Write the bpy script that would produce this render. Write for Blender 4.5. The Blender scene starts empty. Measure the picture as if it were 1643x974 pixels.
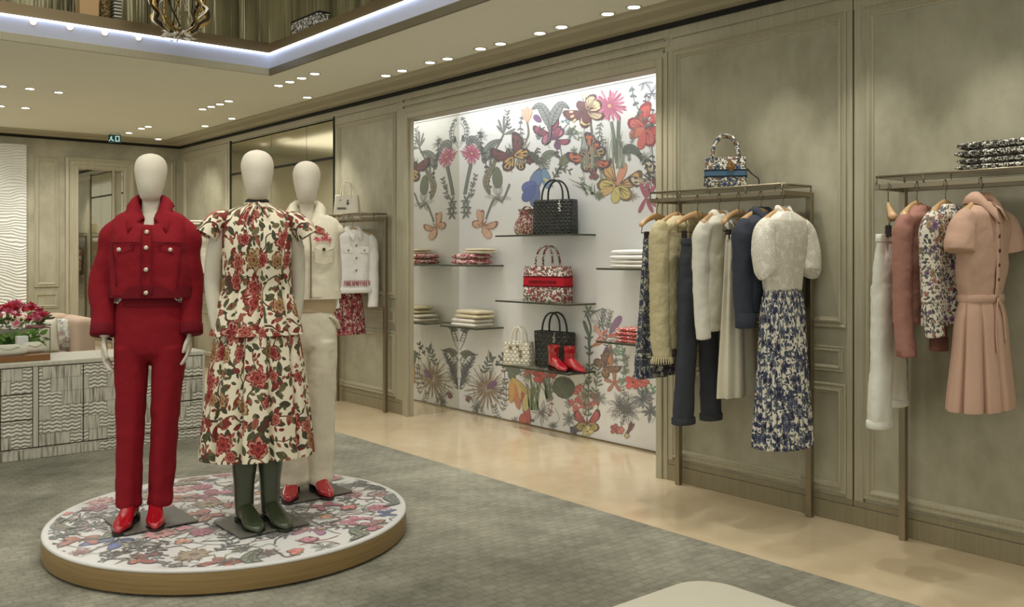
import bpy, bmesh, math, random
from math import sin, cos, pi, radians, sqrt, atan2
from mathutils import Vector, Matrix
random.seed(11)
sc = bpy.context.scene
COL = sc.collection
# ------------------------------------------------------------------ camera geometry
H, F, CX, HY = 1.47, 1473.0, 821.5, 410.0
AZ = radians(39.8)
CA, SA = cos(AZ), sin(AZ)
def at_X(px, py, X):
    k = (px - CX) / F
    Y = (CA * X - k * SA * X) / (SA + k * CA)
    d = SA * X + CA * Y
    return Vector((X, Y, H + (HY - py) / F * d))
def at_Y(px, py, Y):
    k = (px - CX) / F
    X = (SA * Y + k * CA * Y) / (CA - k * SA)
    d = SA * X + CA * Y
    return Vector((X, Y, H + (HY - py) / F * d))
def at_Z(px, py, Z):
    d = (H - Z) / (py - HY) * F
    r = (px - CX) / F * d
    return Vector((CA * r + SA * d, -SA * r + CA * d, Z))
# ------------------------------------------------------------------ colours and materials
def S(r, g, b):
    def f(c):
        c /= 255.0
        return c / 12.92 if c <= 0.04045 else ((c + 0.055) / 1.055) ** 2.4
    return (f(r), f(g), f(b), 1.0)
class NT:
    def __init__(s, name):
        s.m = bpy.data.materials.new(name); s.m.use_nodes = True
        s.t = s.m.node_tree; s.b = s.t.nodes['Principled BSDF']
    def n(s, typ, **kw):
        x = s.t.nodes.new(typ)
        for k, v in kw.items():
            if k.startswith('i_'):
                k = k[2:].replace('_', ' ')
                s.put(x.inputs[k], v)
            else: setattr(x, k, v)
        return x
    def put(s, inp, v):
        if isinstance(v, bpy.types.NodeSocket): s.t.links.new(v, inp)
        else: inp.default_value = v
    def ma(s, op, a, b=0.0, c=None):
        x = s.t.nodes.new('ShaderNodeMath'); x.operation = op
        s.put(x.inputs[0], a); s.put(x.inputs[1], b)
        if c is not None: s.put(x.inputs[2], c)
        return x.outputs[0]
    def vm(s, op, a, b=(0, 0, 0)):
        x = s.t.nodes.new('ShaderNodeVectorMath'); x.operation = op
        s.put(x.inputs[0], a)
        if op == 'SCALE': s.put(x.inputs['Scale'], b)
        else: s.put(x.inputs[1], b)
        return x.outputs[0]
    def mix(s, f, a, b):
        x = s.t.nodes.new('ShaderNodeMix'); x.data_type = 'RGBA'
        s.put(x.inputs[0], f); s.put(x.inputs[6], a); s.put(x.inputs[7], b)
        return x.outputs[2]
    def ramp(s, f, stops, interp='LINEAR'):
        x = s.t.nodes.new('ShaderNodeValToRGB'); cr = x.color_ramp; cr.interpolation = interp
        while len(cr.elements) < len(stops): cr.elements.new(0.5)
        for e, (p, c) in zip(cr.elements, stops):
            e.position = p; e.color = c
        s.put(x.inputs[0], f)
        return x.outputs[0]
    def base(s, c): s.put(s.b.inputs['Base Color'], c)
    def bump(s, h, strength=0.3, dist=0.01):
        x = s.n('ShaderNodeBump'); x.inputs['Strength'].default_value = strength
        x.inputs['Distance'].default_value = dist
        s.put(x.inputs['Height'], h); s.t.links.new(x.outputs[0], s.b.inputs['Normal'])
    def coord(s, kind='Object'):
        return s.n('ShaderNodeTexCoord').outputs[kind]
    def noise(s, vec, scale, detail=3.0, rough=0.55, dim='3D'):
        x = s.n('ShaderNodeTexNoise'); x.noise_dimensions = dim
        s.put(x.inputs['Vector'], vec); x.inputs['Scale'].default_value = scale
        x.inputs['Detail'].default_value = detail; x.inputs['Roughness'].default_value = rough
        return x.outputs[0]
MATS = {}
def mat(name, c, rough=0.6, metal=0.0, var=0.0, vs=6.0, bump=0.0, bs=200.0, emit=None, coat=0.0, sheen=0.0, trans=0.0):
    if name in MATS: return MATS[name]
    t = NT(name); b = t.b
    b.inputs['Roughness'].default_value = rough; b.inputs['Metallic'].default_value = metal
    co = t.coord()
    if var:
        nz = t.noise(co, vs, 4.0)
        k = t.ma('MULTIPLY_ADD', nz, var * 2, 1.0 - var)
        t.base(t.vm('SCALE', c[:3], k))
    else: t.base(c)
    if bump: t.bump(t.noise(co, bs, 2.0), bump, 0.004)
    if coat: b.inputs['Coat Weight'].default_value = coat; b.inputs['Coat Roughness'].default_value = 0.06
    if sheen: b.inputs['Sheen Weight'].default_value = sheen
    if trans: b.inputs['Transmission Weight'].default_value = trans
    if emit:
        b.inputs['Emission Color'].default_value = emit[0]; b.inputs['Emission Strength'].default_value = emit[1]
    MATS[name] = t.m
    return t.m
def fabric(name, c, var=0.06, weave=0.35, rough=0.85, bs=260.0):
    if name in MATS: return MATS[name]
    t = NT(name); t.b.inputs['Roughness'].default_value = rough
    t.b.inputs['Specular IOR Level'].default_value = 0.25
    co = t.coord()
    nz = t.noise(co, 14.0, 4.0)
    t.base(t.vm('SCALE', c[:3], t.ma('MULTIPLY_ADD', nz, var * 2, 1.0 - var)))
    h = t.ma('ADD', t.ma('MULTIPLY', t.noise(co, 9.0, 2.0), 1.0), t.ma('MULTIPLY', t.noise(co, bs, 1.0), 0.12))
    t.bump(h, weave, 0.03)
    MATS[name] = t.m
    return t.m
def floral(name, base, flowers, leaves, vine, scale=9.0, rad=0.46, keep=0.25, leafscale=2.1, leafkeep=0.35, vinew=0.018, dark=S(70, 20, 25), rough=0.8, zoom=1.0):
    """printed cloth: voronoi cells carry flowers and leaves, noise contours carry vines; UV in metres"""
    t = NT(name); t.b.inputs['Roughness'].default_value = rough
    t.b.inputs['Specular IOR Level'].default_value = 0.25
    uv = t.coord('UV')
    def cells(sc_, off):
        p = t.vm('ADD', t.vm('SCALE', uv, sc_), off)
        v = t.n('ShaderNodeTexVoronoi'); v.voronoi_dimensions = '2D'; v.feature = 'F1'
        t.put(v.inputs['Vector'], p); v.inputs['Scale'].default_value = 1.0; v.inputs['Randomness'].default_value = 0.85
        dlt = t.vm('SUBTRACT', p, v.outputs['Position'])
        sp = t.n('ShaderNodeSeparateXYZ'); t.put(sp.inputs[0], dlt)
        cc = t.n('ShaderNodeSeparateColor'); t.put(cc.inputs[0], v.outputs['Color'])
        return sp.outputs[0], sp.outputs[1], cc.outputs[0], cc.outputs[1], cc.outputs[2]
    out = base
    co = t.vm('SCALE', uv, scale * 0.55)
    nz = t.noise(co, 1.0, 1.5, 0.5, '2D')
    vm_ = t.ma('LESS_THAN', t.ma('ABSOLUTE', t.ma('SUBTRACT', nz, 0.5)), vinew)
    out = t.mix(vm_, out, vine)
    for off, ls in (((3.1, 7.7, 0), leafscale), ((11.3, 1.9, 0), leafscale * 0.8), ((5.3, 8.9, 0), leafscale * 1.7)):
        x, y, r1, r2, r3 = cells(scale * ls, off)
        an = t.ma('MULTIPLY', r1, 6.283)
        c_, s_ = t.ma('COSINE', an), t.ma('SINE', an)
        xr = t.ma('ADD', t.ma('MULTIPLY', x, c_), t.ma('MULTIPLY', y, s_))
        yr = t.ma('SUBTRACT', t.ma('MULTIPLY', y, c_), t.ma('MULTIPLY', x, s_))
        w = t.ma('MULTIPLY', t.ma('SUBTRACT', 0.22, t.ma('MULTIPLY', t.ma('MULTIPLY', xr, xr), 1.1)), 1.0)
        inn = t.ma('LESS_THAN', t.ma('ABSOLUTE', yr), w)
        on = t.ma('MULTIPLY', inn, t.ma('GREATER_THAN', r2, leafkeep))
        n = len(leaves)
        colr = t.ramp(r3, [(i / n, leaves[i]) for i in range(n)], 'CONSTANT')
        vein = t.ma('LESS_THAN', t.ma('ABSOLUTE', yr), 0.022)
        colr = t.mix(t.ma('MULTIPLY', vein, 0.8), colr, vine)
        out = t.mix(on, out, colr)
    x, y, r1, r2, r3 = cells(scale, (0.37, 0.9, 0))
    r = t.ma('SQRT', t.ma('ADD', t.ma('MULTIPLY', x, x), t.ma('MULTIPLY', y, y)))
    th = t.ma('ADD', t.ma('ARCTAN2', y, x), t.ma('MULTIPLY', r1, 6.28))
    pet = t.ma('MULTIPLY_ADD', t.ma('ABSOLUTE', t.ma('COSINE', t.ma('MULTIPLY', th, 3.0))), 0.38, 0.62)
    wob = t.ma('MULTIPLY_ADD', t.noise(t.vm('SCALE', uv, scale * 3), 1.0, 2.0, 0.6, '2D'), 1.1, 0.45)
    R = t.ma('MULTIPLY', t.ma('MULTIPLY', pet, wob), t.ma('MULTIPLY_ADD', r1, rad * 0.5, rad * 0.5))
    on = t.ma('MULTIPLY', t.ma('LESS_THAN', r, R), t.ma('GREATER_THAN', r2, keep))
    q = t.ma('DIVIDE', r, R)
    n = len(flowers)
    fc = t.ramp(r3, [(i / n, flowers[i]) for i in range(n)], 'CONSTANT')
    ringm = t.ma('LESS_THAN', t.ma('ABSOLUTE', t.ma('SUBTRACT', q, 0.5)), 0.06)
    edge = t.ma('GREATER_THAN', q, 0.86)
    cen = t.ma('LESS_THAN', q, 0.2)
    fc = t.mix(t.ma('MULTIPLY', t.ma('MAXIMUM', ringm, t.ma('MAXIMUM', edge, cen)), 0.8), fc, dark)
    sh = t.ma('LESS_THAN', t.ma('ABSOLUTE', t.ma('SUBTRACT', q, 0.7)), 0.06)
    fc = t.mix(t.ma('MULTIPLY', sh, 0.35), fc, base)
    out = t.mix(on, out, fc)
    t.base(out)
    ob = t.coord()
    t.bump(t.ma('ADD', t.noise(ob, 10.0, 2.0), t.ma('MULTIPLY', t.noise(ob, 260.0, 1.0), 0.1)), 0.25, 0.03)
    MATS[name] = t.m
    return t.m
# ------------------------------------------------------------------ mesh builder
class MB:
    def __init__(s): s.v = []; s.f = []; s.uv = []; s.mi = []; s.c = []
    def add(s, verts, faces, uvs=None, mi=0, col=None):
        o = len(s.v); s.v += [tuple(p) for p in verts]
        s.uv += (uvs if uvs else [(0.0, 0.0)] * len(verts))
        for f in faces:
            s.f.append(tuple(i + o for i in f)); s.mi.append(mi); s.c.append(col)
    def box(s, x0, x1, y0, y1, z0, z1, mi=0):
        v = [(x, y, z) for x in (x0, x1) for y in (y0, y1) for z in (z0, z1)]
        s.add(v, [(0, 1, 3, 2), (4, 6, 7, 5), (0, 4, 5, 1), (2, 3, 7, 6), (0, 2, 6, 4), (1, 5, 7, 3)],
              [(p[0] + p[1], p[2] + p[1] * 0.3) for p in v], mi)
    def loft(s, rings, cap0=True, cap1=True, mi=0, us=None, v0=0.0):
        n = len(rings[0]); verts = []; uvs = []; faces = []
        if us is None:
            per = max(sum((Vector(r[i]) - Vector(r[i - 1])).length for i in range(n)) for r in rings[::max(1, len(rings) // 6)])
            us = min(per, 3.0)
        ref = max(rings[::max(1, len(rings) // 6)], key=lambda r: sum((Vector(r[i]) - Vector(r[i - 1])).length for i in range(n)))
        cum = [0.0]
        for i in range(n): cum.append(cum[-1] + (Vector(ref[(i + 1) % n]) - Vector(ref[i])).length)
        tot = cum[-1] or 1.0; cum = [c_ / tot for c_ in cum]
        vv = v0; prev = None
        for r in rings:
            c = sum((Vector(p) for p in r), Vector()) / n
            if prev is not None: vv += (c - prev).length
            prev = c
            for i, p in enumerate(r): verts.append(p); uvs.append((us * cum[i], vv))
        # seam: duplicate the first column so the UV does not wrap
        m = len(rings)
        base = len(verts)
        for j in range(m): verts.append(rings[j][0]); uvs.append((us, uvs[j * n][1]))
        def ix(j, i): return base + j if i == n else j * n + i
        for j in range(m - 1):
            for i in range(n): faces.append((ix(j, i), ix(j, i + 1), ix(j + 1, i + 1), ix(j + 1, i)))
        if cap0: faces.append(tuple(ix(0, i) for i in reversed(range(n))))
        if cap1: faces.append(tuple(ix(m - 1, i) for i in range(n)))
        s.add(verts, faces, uvs, mi)
    def tube(s, pts, rad, n=10, cap=True, mi=0, flat=1.0, up=None, sub=0):
        pts = [Vector(p) for p in pts]
        if not isinstance(rad, (list, tuple)): rad = [rad] * len(pts)
        if sub:
            pts, rad = spline(pts, rad, sub)
        u = Vector(up) if up else None
        rings = []
        for i, p in enumerate(pts):
            d = (pts[min(i + 1, len(pts) - 1)] - pts[max(i - 1, 0)]).normalized()
            if u is None: u = Vector((0, 0, 1)) if abs(d.z) < 0.9 else Vector((0, 1, 0))
            u = (u - d * u.dot(d)); 
            if u.length < 1e-5: u = d.orthogonal()
            u.normalize(); w = d.cross(u)
            rings.append([p + (u * cos(a) + w * sin(a) * flat) * rad[i] for a in [2 * pi * k / n for k in range(n)]])
        s.loft(rings, cap, cap, mi)
    def lathe(s, prof, n=32, c=(0, 0), cap=True, mi=0):
        s.loft([[(c[0] + r * cos(2 * pi * k / n), c[1] + r * sin(2 * pi * k / n), z) for k in range(n)] for r, z in prof], cap, cap, mi)
    def build(s, name, m=None, parent=None, smooth=False, bevel=0.0, solid=0.0, sub=0, loc=None, rot=None, seg=2, remesh=0.0):
        me = bpy.data.meshes.new(name); me.from_pydata(s.v, [], s.f)
        ms = m if isinstance(m, (list, tuple)) else [m]
        for k in ms:
            if k: me.materials.append(k)
        uvl = me.uv_layers.new(name='UVMap')
        for l in me.loops: uvl.data[l.index].uv = s.uv[l.vertex_index]
        if any(c is not None for c in s.c):
            ca = me.color_attributes.new('Col', 'FLOAT_COLOR', 'CORNER')
            for p, c in zip(me.polygons, s.c):
                for li in p.loop_indices: ca.data[li].color = c or (1, 1, 1, 1)
        for p, i in zip(me.polygons, s.mi):
            p.material_index = i; p.use_smooth = smooth
        bm = bmesh.new(); bm.from_mesh(me)
        if not any(c is not None for c in s.c): bmesh.ops.recalc_face_normals(bm, faces=bm.faces)
        bm.to_mesh(me); bm.free()
        o = bpy.data.objects.new(name, me); COL.objects.link(o)
        if parent: o.parent = parent
        if loc is not None: o.location = loc
        if rot is not None: o.rotation_euler = rot
        if remesh:
            q = o.modifiers.new('r', 'REMESH'); q.mode = 'VOXEL'; q.voxel_size = remesh; q.use_smooth_shade = True
            q = o.modifiers.new('s', 'SMOOTH'); q.iterations = 14 if name == 'trousers' else (2 if name == 'body' else 5); q.factor = 0.5
            if name != 'body':
                if 'wrinkle' not in bpy.data.textures:
                    tx = bpy.data.textures.new('wrinkle', 'CLOUDS'); tx.noise_scale = .11; tx.noise_depth = 2
                q = o.modifiers.new('d', 'DISPLACE'); q.texture = bpy.data.textures['wrinkle']; q.strength = .015; q.mid_level = .5; q.texture_coords = 'LOCAL'
        if solid:
            q = o.modifiers.new('so', 'SOLIDIFY'); q.thickness = solid; q.offset = 0
        if bevel:
            q = o.modifiers.new('b', 'BEVEL'); q.width = bevel; q.segments = seg; q.limit_method = 'ANGLE'
        if sub:
            q = o.modifiers.new('ss', 'SUBSURF'); q.levels = sub; q.render_levels = sub
        return o
def spline(pts, rad, sub):
    P = []; R = []
    n = len(pts)
    for i in range(n - 1):
        p0, p1, p2, p3 = pts[max(i - 1, 0)], pts[i], pts[i + 1], pts[min(i + 2, n - 1)]
        for k in range(sub):
            t = k / sub
            P.append(0.5 * ((2 * p1) + (p2 - p0) * t + (2 * p0 - 5 * p1 + 4 * p2 - p3) * t * t + (3 * p1 - p0 - 3 * p2 + p3) * t ** 3))
            R.append(rad[i] + (rad[i + 1] - rad[i]) * t)
    P.append(pts[-1]); R.append(rad[-1])
    return P, R
def interp(keys, m):
    """smooth interpolation of key rows by arc index -> m rows"""
    K = [Vector(k) if len(k) <= 4 else k for k in keys]
    n = len(keys); L = len(keys[0]); out = []
    for j in range(m):
        x = j / (m - 1) * (n - 1); i = min(int(x), n - 2); t = x - i
        row = []
        for c in range(L):
            p0, p1, p2, p3 = keys[max(i - 1, 0)][c], keys[i][c], keys[i + 1][c], keys[min(i + 2, n - 1)][c]
            row.append(0.5 * (2 * p1 + (p2 - p0) * t + (2 * p0 - 5 * p1 + 4 * p2 - p3) * t * t + (3 * p1 - p0 - 3 * p2 + p3) * t ** 3))
        out.append(row)
    return out
def oval(cx, cy, cz, a, b, n=56, p=2.2, fold=None):
    r = []
    for i in range(n):
        t = pi / 2 + 2 * pi * i / n
        c, s_ = cos(t), sin(t)
        x = a * math.copysign(abs(c) ** (2 / p), c); y = b * math.copysign(abs(s_) ** (2 / p), s_)
        dz = 0
        if fold:
            k, amp, ph = fold[:3]
            w = sin(k * t + ph) + 0.45 * sin((k * 0.5 + 1.0) // 1 * t * 1.0 + ph * 2.3)
            q = amp * w
            if len(fold) > 3: q = -amp * 2 * (1 - abs(sin(k * .5 * t + ph + .12 * sin(3 * t)))) ** fold[3] + amp * .25 * sin(2 * t + ph)
            l = sqrt(x * x + y * y) or 1
            x += x / l * q; y += y / l * q
        r.append((cx + x, cy + y, cz + dz))
    return r
def shell(mb, keys, m=26, n=64, p=2.2, fold=None, caps=(True, True), mi=0, f0=0.0):
    """keys: (z, a, b, cx, cy); fold = (count, amplitude at bottom, phase); folds grow downward from fraction f0"""
    rows = interp(keys, m); rings = []
    for j, (z, a, b, cx, cy) in enumerate(rows):
        q = j / (m - 1)
        g = max(0.0, (q - f0) / (1 - f0)) ** 0.8 if fold else 0
        rings.append(oval(cx, cy, z, a, b, n, p, (fold[0], fold[1] * g) + tuple(fold[2:]) if fold else None))
    mb.loft(rings, caps[0], caps[1], mi)
def tag(o, label, cat, group=None, kind=None):
    if label: o['label'] = label
    if cat: o['category'] = cat
    if group: o['group'] = group
    if kind: o['kind'] = kind
    return o
def thing(name, label, cat, loc=(0, 0, 0), rz=0.0, group=None):
    o = bpy.data.objects.new(name, None); COL.objects.link(o)
    o.empty_display_size = 0.05
    o.location = loc; o.rotation_euler = (0, 0, rz)
    return tag(o, label, cat, group)
def struct(o): o['kind'] = 'structure'; return o
def copy_tree(o, loc, rz=None, label=None, group=None):
    c = o.copy(); COL.objects.link(c); c.location = loc
    if rz is not None: c.rotation_euler = (0, 0, rz)
    if label: c['label'] = label
    if group: c['group'] = group
    for ch in list(o.children):
        d = ch.copy(); COL.objects.link(d); d.parent = c
        for g in list(ch.children):
            e = g.copy(); COL.objects.link(e); e.parent = d
    return c
# ------------------------------------------------------------------ the room
def plaster(name, c1, c2, scale=2.2, rough=0.55):
    t = NT(name); co = t.coord()
    n1 = t.noise(co, scale, 6.0, 0.62); n2 = t.noise(t.vm('MULTIPLY', co, (1, 1, 0.5)), scale * 4, 5.0, 0.6)
    f = t.ma('ADD', t.ma('MULTIPLY', n1, 0.7), t.ma('MULTIPLY', n2, 0.3))
    t.base(t.ramp(f, [(0.34, c1), (0.66, c2)])); t.b.inputs['Roughness'].default_value = rough
    t.bump(n2, 0.08, 0.01)
    return t.m
M_WALL = plaster('wall_plaster', S(148, 143, 119), S(182, 177, 154))
def woodpaint(name, c1, c2, rough=0.45):
    t = NT(name); co = t.coord()
    n1 = t.noise(t.vm('MULTIPLY', co, (30, 30, 1.2)), 3.0, 4.0); n2 = t.noise(t.vm('MULTIPLY', co, (1.2, 1.2, 1.2)), 1.0, 3.0)
    f = t.ma('ADD', t.ma('MULTIPLY', n1, 0.6), t.ma('MULTIPLY', n2, 0.4))
    t.base(t.ramp(f, [(0.3, c1), (0.7, c2)])); t.b.inputs['Roughness'].default_value = rough
    return t.m
M_TRIM = woodpaint('painted_trim', S(158, 151, 126), S(186, 179, 154))
M_BASE = woodpaint('painted_baseboard', S(128, 119, 92), S(152, 142, 112))
M_CEIL = mat('ceiling_paint', S(236, 236, 220), 0.7, var=0.04, vs=1.0)
M_DARK = mat('shadow_gap', S(22, 20, 14), 0.8, var=0.1)
M_WHITE = mat('lacquer_white', S(232, 231, 228), 0.35, var=0.02)
def stone():
    t = NT('polished_stone'); co = t.coord()
    n1 = t.noise(co, 1.6, 6.0, 0.6); n2 = t.noise(co, 9.0, 4.0)
    t.base(t.ramp(t.ma('ADD', t.ma('MULTIPLY', n1, 0.75), t.ma('MULTIPLY', n2, 0.25)), [(0.3, S(208, 186, 150)), (0.7, S(226, 208, 176))]))
    t.put(t.b.inputs['Roughness'], t.ma('MULTIPLY_ADD', n1, 0.10, 0.07))
    t.b.inputs['Specular IOR Level'].default_value = 0.6
    return t.m
M_STONE = stone()
def carpetmat():
    t = NT('woven_carpet'); co = t.coord()
    big = t.noise(co, 1.1, 5.0, 0.65)
    br = t.n('ShaderNodeTexBrick'); t.put(br.inputs['Vector'], co); br.inputs['Scale'].default_value = 1.0
    br.inputs['Brick Width'].default_value = 0.075; br.inputs['Row Height'].default_value = 0.05
    br.inputs['Mortar Size'].default_value = 0.007; br.inputs['Mortar Smooth'].default_value = 0.6; br.inputs['Bias'].default_value = 0.0
    br.inputs['Color1'].default_value = (0.35, 0.35, 0.35, 1); br.inputs['Color2'].default_value = (1, 1, 1, 1); br.inputs['Mortar'].default_value = (0.1, 0.1, 0.1, 1)
    mid = t.noise(co, 14.0, 3.0); fine = t.noise(co, 160.0, 2.0)
    spots = t.noise(co, 3.2, 4.0, 0.7)
    f = t.ma('ADD', t.ma('MULTIPLY', big, 0.75), t.ma('MULTIPLY', spots, 0.45))
    c = t.ramp(f, [(0.40, S(118, 117, 104)), (0.56, S(146, 144, 129)), (0.74, S(172, 169, 152))])
    k = t.ma('ADD', t.ma('MULTIPLY', br.outputs['Color'], 0.22), t.ma('ADD', t.ma('MULTIPLY', mid, 0.35), t.ma('MULTIPLY', fine, 0.55)))
    t.base(t.vm('SCALE', c, t.ma('ADD', 0.44, k)))
    t.b.inputs['Roughness'].default_value = 0.95; t.b.inputs['Specular IOR Level'].default_value = 0.1
    t.bump(t.ma('ADD', t.ma('MULTIPLY', br.outputs['Fac'], -0.5), fine), 0.6, 0.006)
    return t.m
M_CARPET = carpetmat()
M_MIRROR = mat('mirror_glass', S(222, 220, 210), 0.02, 1.0)
M_SMOKE = mat('bronze_mirror', S(172, 165, 134), 0.12, .72)
M_LED = mat('led_strip', (1, 1, 1, 1), 0.5, emit=((0.72, 0.82, 1.0, 1), 3.2))
M_LAMP = mat('lamp_lens', (1, 1, 1, 1), 0.5, emit=((1.0, 0.95, 0.82, 1), 14.0))
M_STEEL = mat('brushed_bronze_steel', S(150, 140, 118), 0.32, 0.9, var=0.08, vs=4.0)

WX, NX, YB = 4.65, 5.2, 12.8           # right wall face, niche back, back wall
NY0, NY1, NZ = 4.06, 7.04, 2.72        # niche opening
ZC, ZG = 3.03, 2.955                   # ceiling, shadow gap
mb = MB(); mb.box(-6, NX, -4, YB + 0.1, -0.1, 0.0); struct(mb.build('floor', M_STONE))
mb = MB(); mb.box(-6, 3.76, -4, 10.6, 0.0, 0.008)
tag(mb.build('carpet', M_CARPET, bevel=0.003), 'mottled grey woven carpet covering the floor around the round podium', 'carpet')
# right wall with the niche cut out
mb = MB()
mb.box(WX, NX + 0.1, -4, NY0, 0, ZC); mb.box(WX, NX + 0.1, NY1, YB + 0.1, 0, ZC)
mb.box(WX, WX + 0.12, NY0, NY1, NZ, ZC)
struct(mb.build('wall_right', M_WALL))
mb = MB(); mb.box(-6, NX, YB, YB + 0.1, 0, ZC); struct(mb.build('wall_back', M_WALL))
# niche
def wallwhite():
    t = NT('niche_white_lacquer'); co = t.coord()
    t.base(t.vm('SCALE', S(236, 235, 231)[:3], t.ma('MULTIPLY_ADD', t.noise(co, 3.0), 0.04, 0.98)))
    t.b.inputs['Roughness'].default_value = 0.4
    return t.m
M_NICHE = wallwhite()
mb = MB(); mb.box(NX, NX + 0.1, NY0, NY1, 0, 2.80); mb.box(NX + 0.012, NX + 0.1, NY0, NY1, 2.80, 2.812); mb.box(NX, NX + 0.1, NY0, NY1, 2.812, ZC)
NICHE = struct(mb.build('wall_niche', M_NICHE))
mb = MB(); mb.box(WX + 0.03, NX, NY1 - 0.012, NY1, 0, 2.95); struct(mb.build('wall_niche_left', M_MIRROR))
mb = MB(); mb.box(WX + 0.12, NX, NY0, NY0 + 0.02, 0, 2.95); struct(mb.build('wall_niche_right', M_WHITE))
mb = MB(); mb.box(WX + 0.12, NX, NY0, NY1, 2.95, ZC); struct(mb.build('ceiling_niche', M_WHITE))
mb = MB(); mb.box(WX + 0.14, WX + 0.17, NY0 + 0.05, NY1 - 0.05, 2.93, 2.95); tag(mb.build('led_strip', M_LED), 'white light strip hidden above the opening of the white flowered niche', 'light strip')
mb = MB(); mb.box(NX - 0.008, NX, NY0, NY1, 0.0, 0.012); struct(mb.build('trim_1', M_STEEL))
# mouldings: profile swept round a rectangle on a wall
PROF = [(0, 0), (0, 0.016), (0.008, 0.02), (0.016, 0.012), (0.026, 0.012), (0.03, 0.022), (0.04, 0.024), (0.05, 0.008), (0.056, 0.006), (0.06, -0.004)]
def frame(mb, O, U, V, N, u0, u1, v0, v1, prof=PROF, k=1.0):
    O, U, V, N = Vector(O), Vector(U), Vector(V), Vector(N)
    rings = []
    for (w, h) in prof:
        w *= k; h *= k
        rings.append([O + U * a + V * b + N * h for a, b in ((u0 + w, v0 + w), (u1 - w, v0 + w), (u1 - w, v1 - w), (u0 + w, v1 - w))])
    vs = [p for r in rings for p in r]; fs = []
    for j in range(len(rings) - 1):
        for i in range(4): fs.append((j * 4 + i, j * 4 + (i + 1) % 4, (j + 1) * 4 + (i + 1) % 4, (j + 1) * 4 + i))
    mb.add(vs, fs)
TR = [1]
def nexttrim():
    TR[0] += 1; return 'trim_%d' % TR[0]
RW = ((WX, 0, 0), (0, 1, 0), (0, 0, 1), (-1, 0, 0))
BWL = ((0, YB, 0), (1, 0, 0), (0, 0, 1), (0, -1, 0))
def bay(W, u0, u1, rails=True, top=2.81):
    mb = MB()
    if rails:
        frame(mb, *W, u0, u1, 1.07, top); frame(mb, *W, u0 + .02, u1 - .02, 0.825, 0.965, k=0.6); frame(mb, *W, u0, u1, 0.155, 0.76)
    else: frame(mb, *W, u0, u1, 0.155, top)
    struct(mb.build(nexttrim(), M_TRIM))
def stile(W, pts):
    """flat painted boards u0,u1,v0,v1,thickness and dark grooves"""
    O, U, V, N = [Vector(q) for q in W]
    mb = MB()
    for (u0, u1, v0, v1, t) in pts:
        vs = [O + U * a + V * b + N * c for a in (u0, u1) for b in (v0, v1) for c in (0, t)]
        mb.add(vs, [(0, 1, 3, 2), (4, 6, 7, 5), (0, 4, 5, 1), (2, 3, 7, 6), (0, 2, 6, 4), (1, 5, 7, 3)])
    return mb
bay(RW, 2.70, 3.935); bay(RW, 1.0, 2.60, rails=False); bay(RW, -0.9, 0.95)
bay(RW, 7.26, 8.36); bay(RW, 11.15, 12.65)
mb = stile(RW, [(2.60, 2.655, .135, ZG, .006), (2.665, 2.70, .135, ZG, .006), (3.935, 4.0, .135, ZG, .006), (2.655, 2.665, .135, ZG, .001),
                (7.14, 7.26, .135, ZG, .006), (8.36, 8.43, .135, ZG, .006), (11.05, 11.15, .135, ZG, .006), (12.65, 12.8, .135, ZG, .006),
                (-0.9, 4.0, 2.81, 2.88, .008), (-0.9, 4.0, 2.89, ZG - .001, .012), (7.14, 12.8, 2.81, 2.88, .008), (7.14, 12.8, 2.89, ZG - .001, .012)])
struct(mb.build(nexttrim(), M_TRIM))
mb = stile(RW, [(2.657, 2.663, .0, ZG, .0085), (2.596, 2.60, .14, 2.81, .009), (4.0, 4.004, .14, ZG - .01, .0085), (7.136, 7.14, .14, ZG - .01, .0085)])
struct(mb.build(nexttrim(), mat('groove_shadow', S(78, 72, 54), .8, var=.1)))
# niche architrave
mb = stile(RW, [(NY0 - .05, NY0, 0, NZ + .05, .03), (NY0 - .085, NY0 - .05, 0, NZ + .085, .016), (NY1, NY1 + .05, 0, NZ + .05, .03), (NY1 + .05, NY1 + .10, 0, NZ + .10, .016),
                (NY0, NY1, NZ, NZ + .05, .03), (NY0 - .05, NY1 + .05, NZ + .05, NZ + .10, .016), (NY0 - .1, NY1 + .1, NZ + .12, NZ + .16, .012), (NY0 - .1, NY1 + .1, NZ + .18, ZG, .016)])
struct(mb.build(nexttrim(), M_TRIM, bevel=.004))
mb = MB(); mb.box(WX - .005, WX + 0.03, NY1 - .02, NY1, 0, NZ); mb.box(WX - .02, WX + 0.12, NY0, NY1, NZ - .006, NZ); struct(mb.build(nexttrim(), M_TRIM))
# dark gap and cornice along the right and back walls
mb = MB(); mb.box(WX - .035, WX, -4, YB, ZG, ZG + .03); mb.box(-6, WX, YB - .035, YB, ZG, ZG + .03); struct(mb.build(nexttrim(), M_DARK))
cp = [(0.03, ZG + .03), (0.10, ZG + .034), (0.14, ZG + .05), (0.26, ZG + .056), (0.29, ZG + .068), (0.34, ZC + .002)]
mb = MB()
vs = []; fs = []
for (o, z) in cp:
    vs += [(WX - o, -4, z), (WX - o, YB - o, z), (-6, YB - o, z)]
for j in range(len(cp) - 1):
    for i in range(2): fs.append((j * 3 + i, j * 3 + i + 1, j * 3 + 3 + i + 1, j * 3 + 3 + i))
mb.add(vs, fs); struct(mb.build(nexttrim(), M_TRIM))
mb = MB(); mb.box(WX - .012, WX, -4, NY0 - .085, 0, .10); mb.box(WX - .012, WX, NY1 + .1, YB, 0, .10); struct(mb.build('baseboard_right', M_BASE, bevel=.003))
mb = MB(); mb.box(WX - .008, WX, -4, NY0 - .085, .104, .135); mb.box(WX - .008, WX, NY1 + .1, YB, .104, .135); struct(mb.build(nexttrim(), M_BASE))
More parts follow.
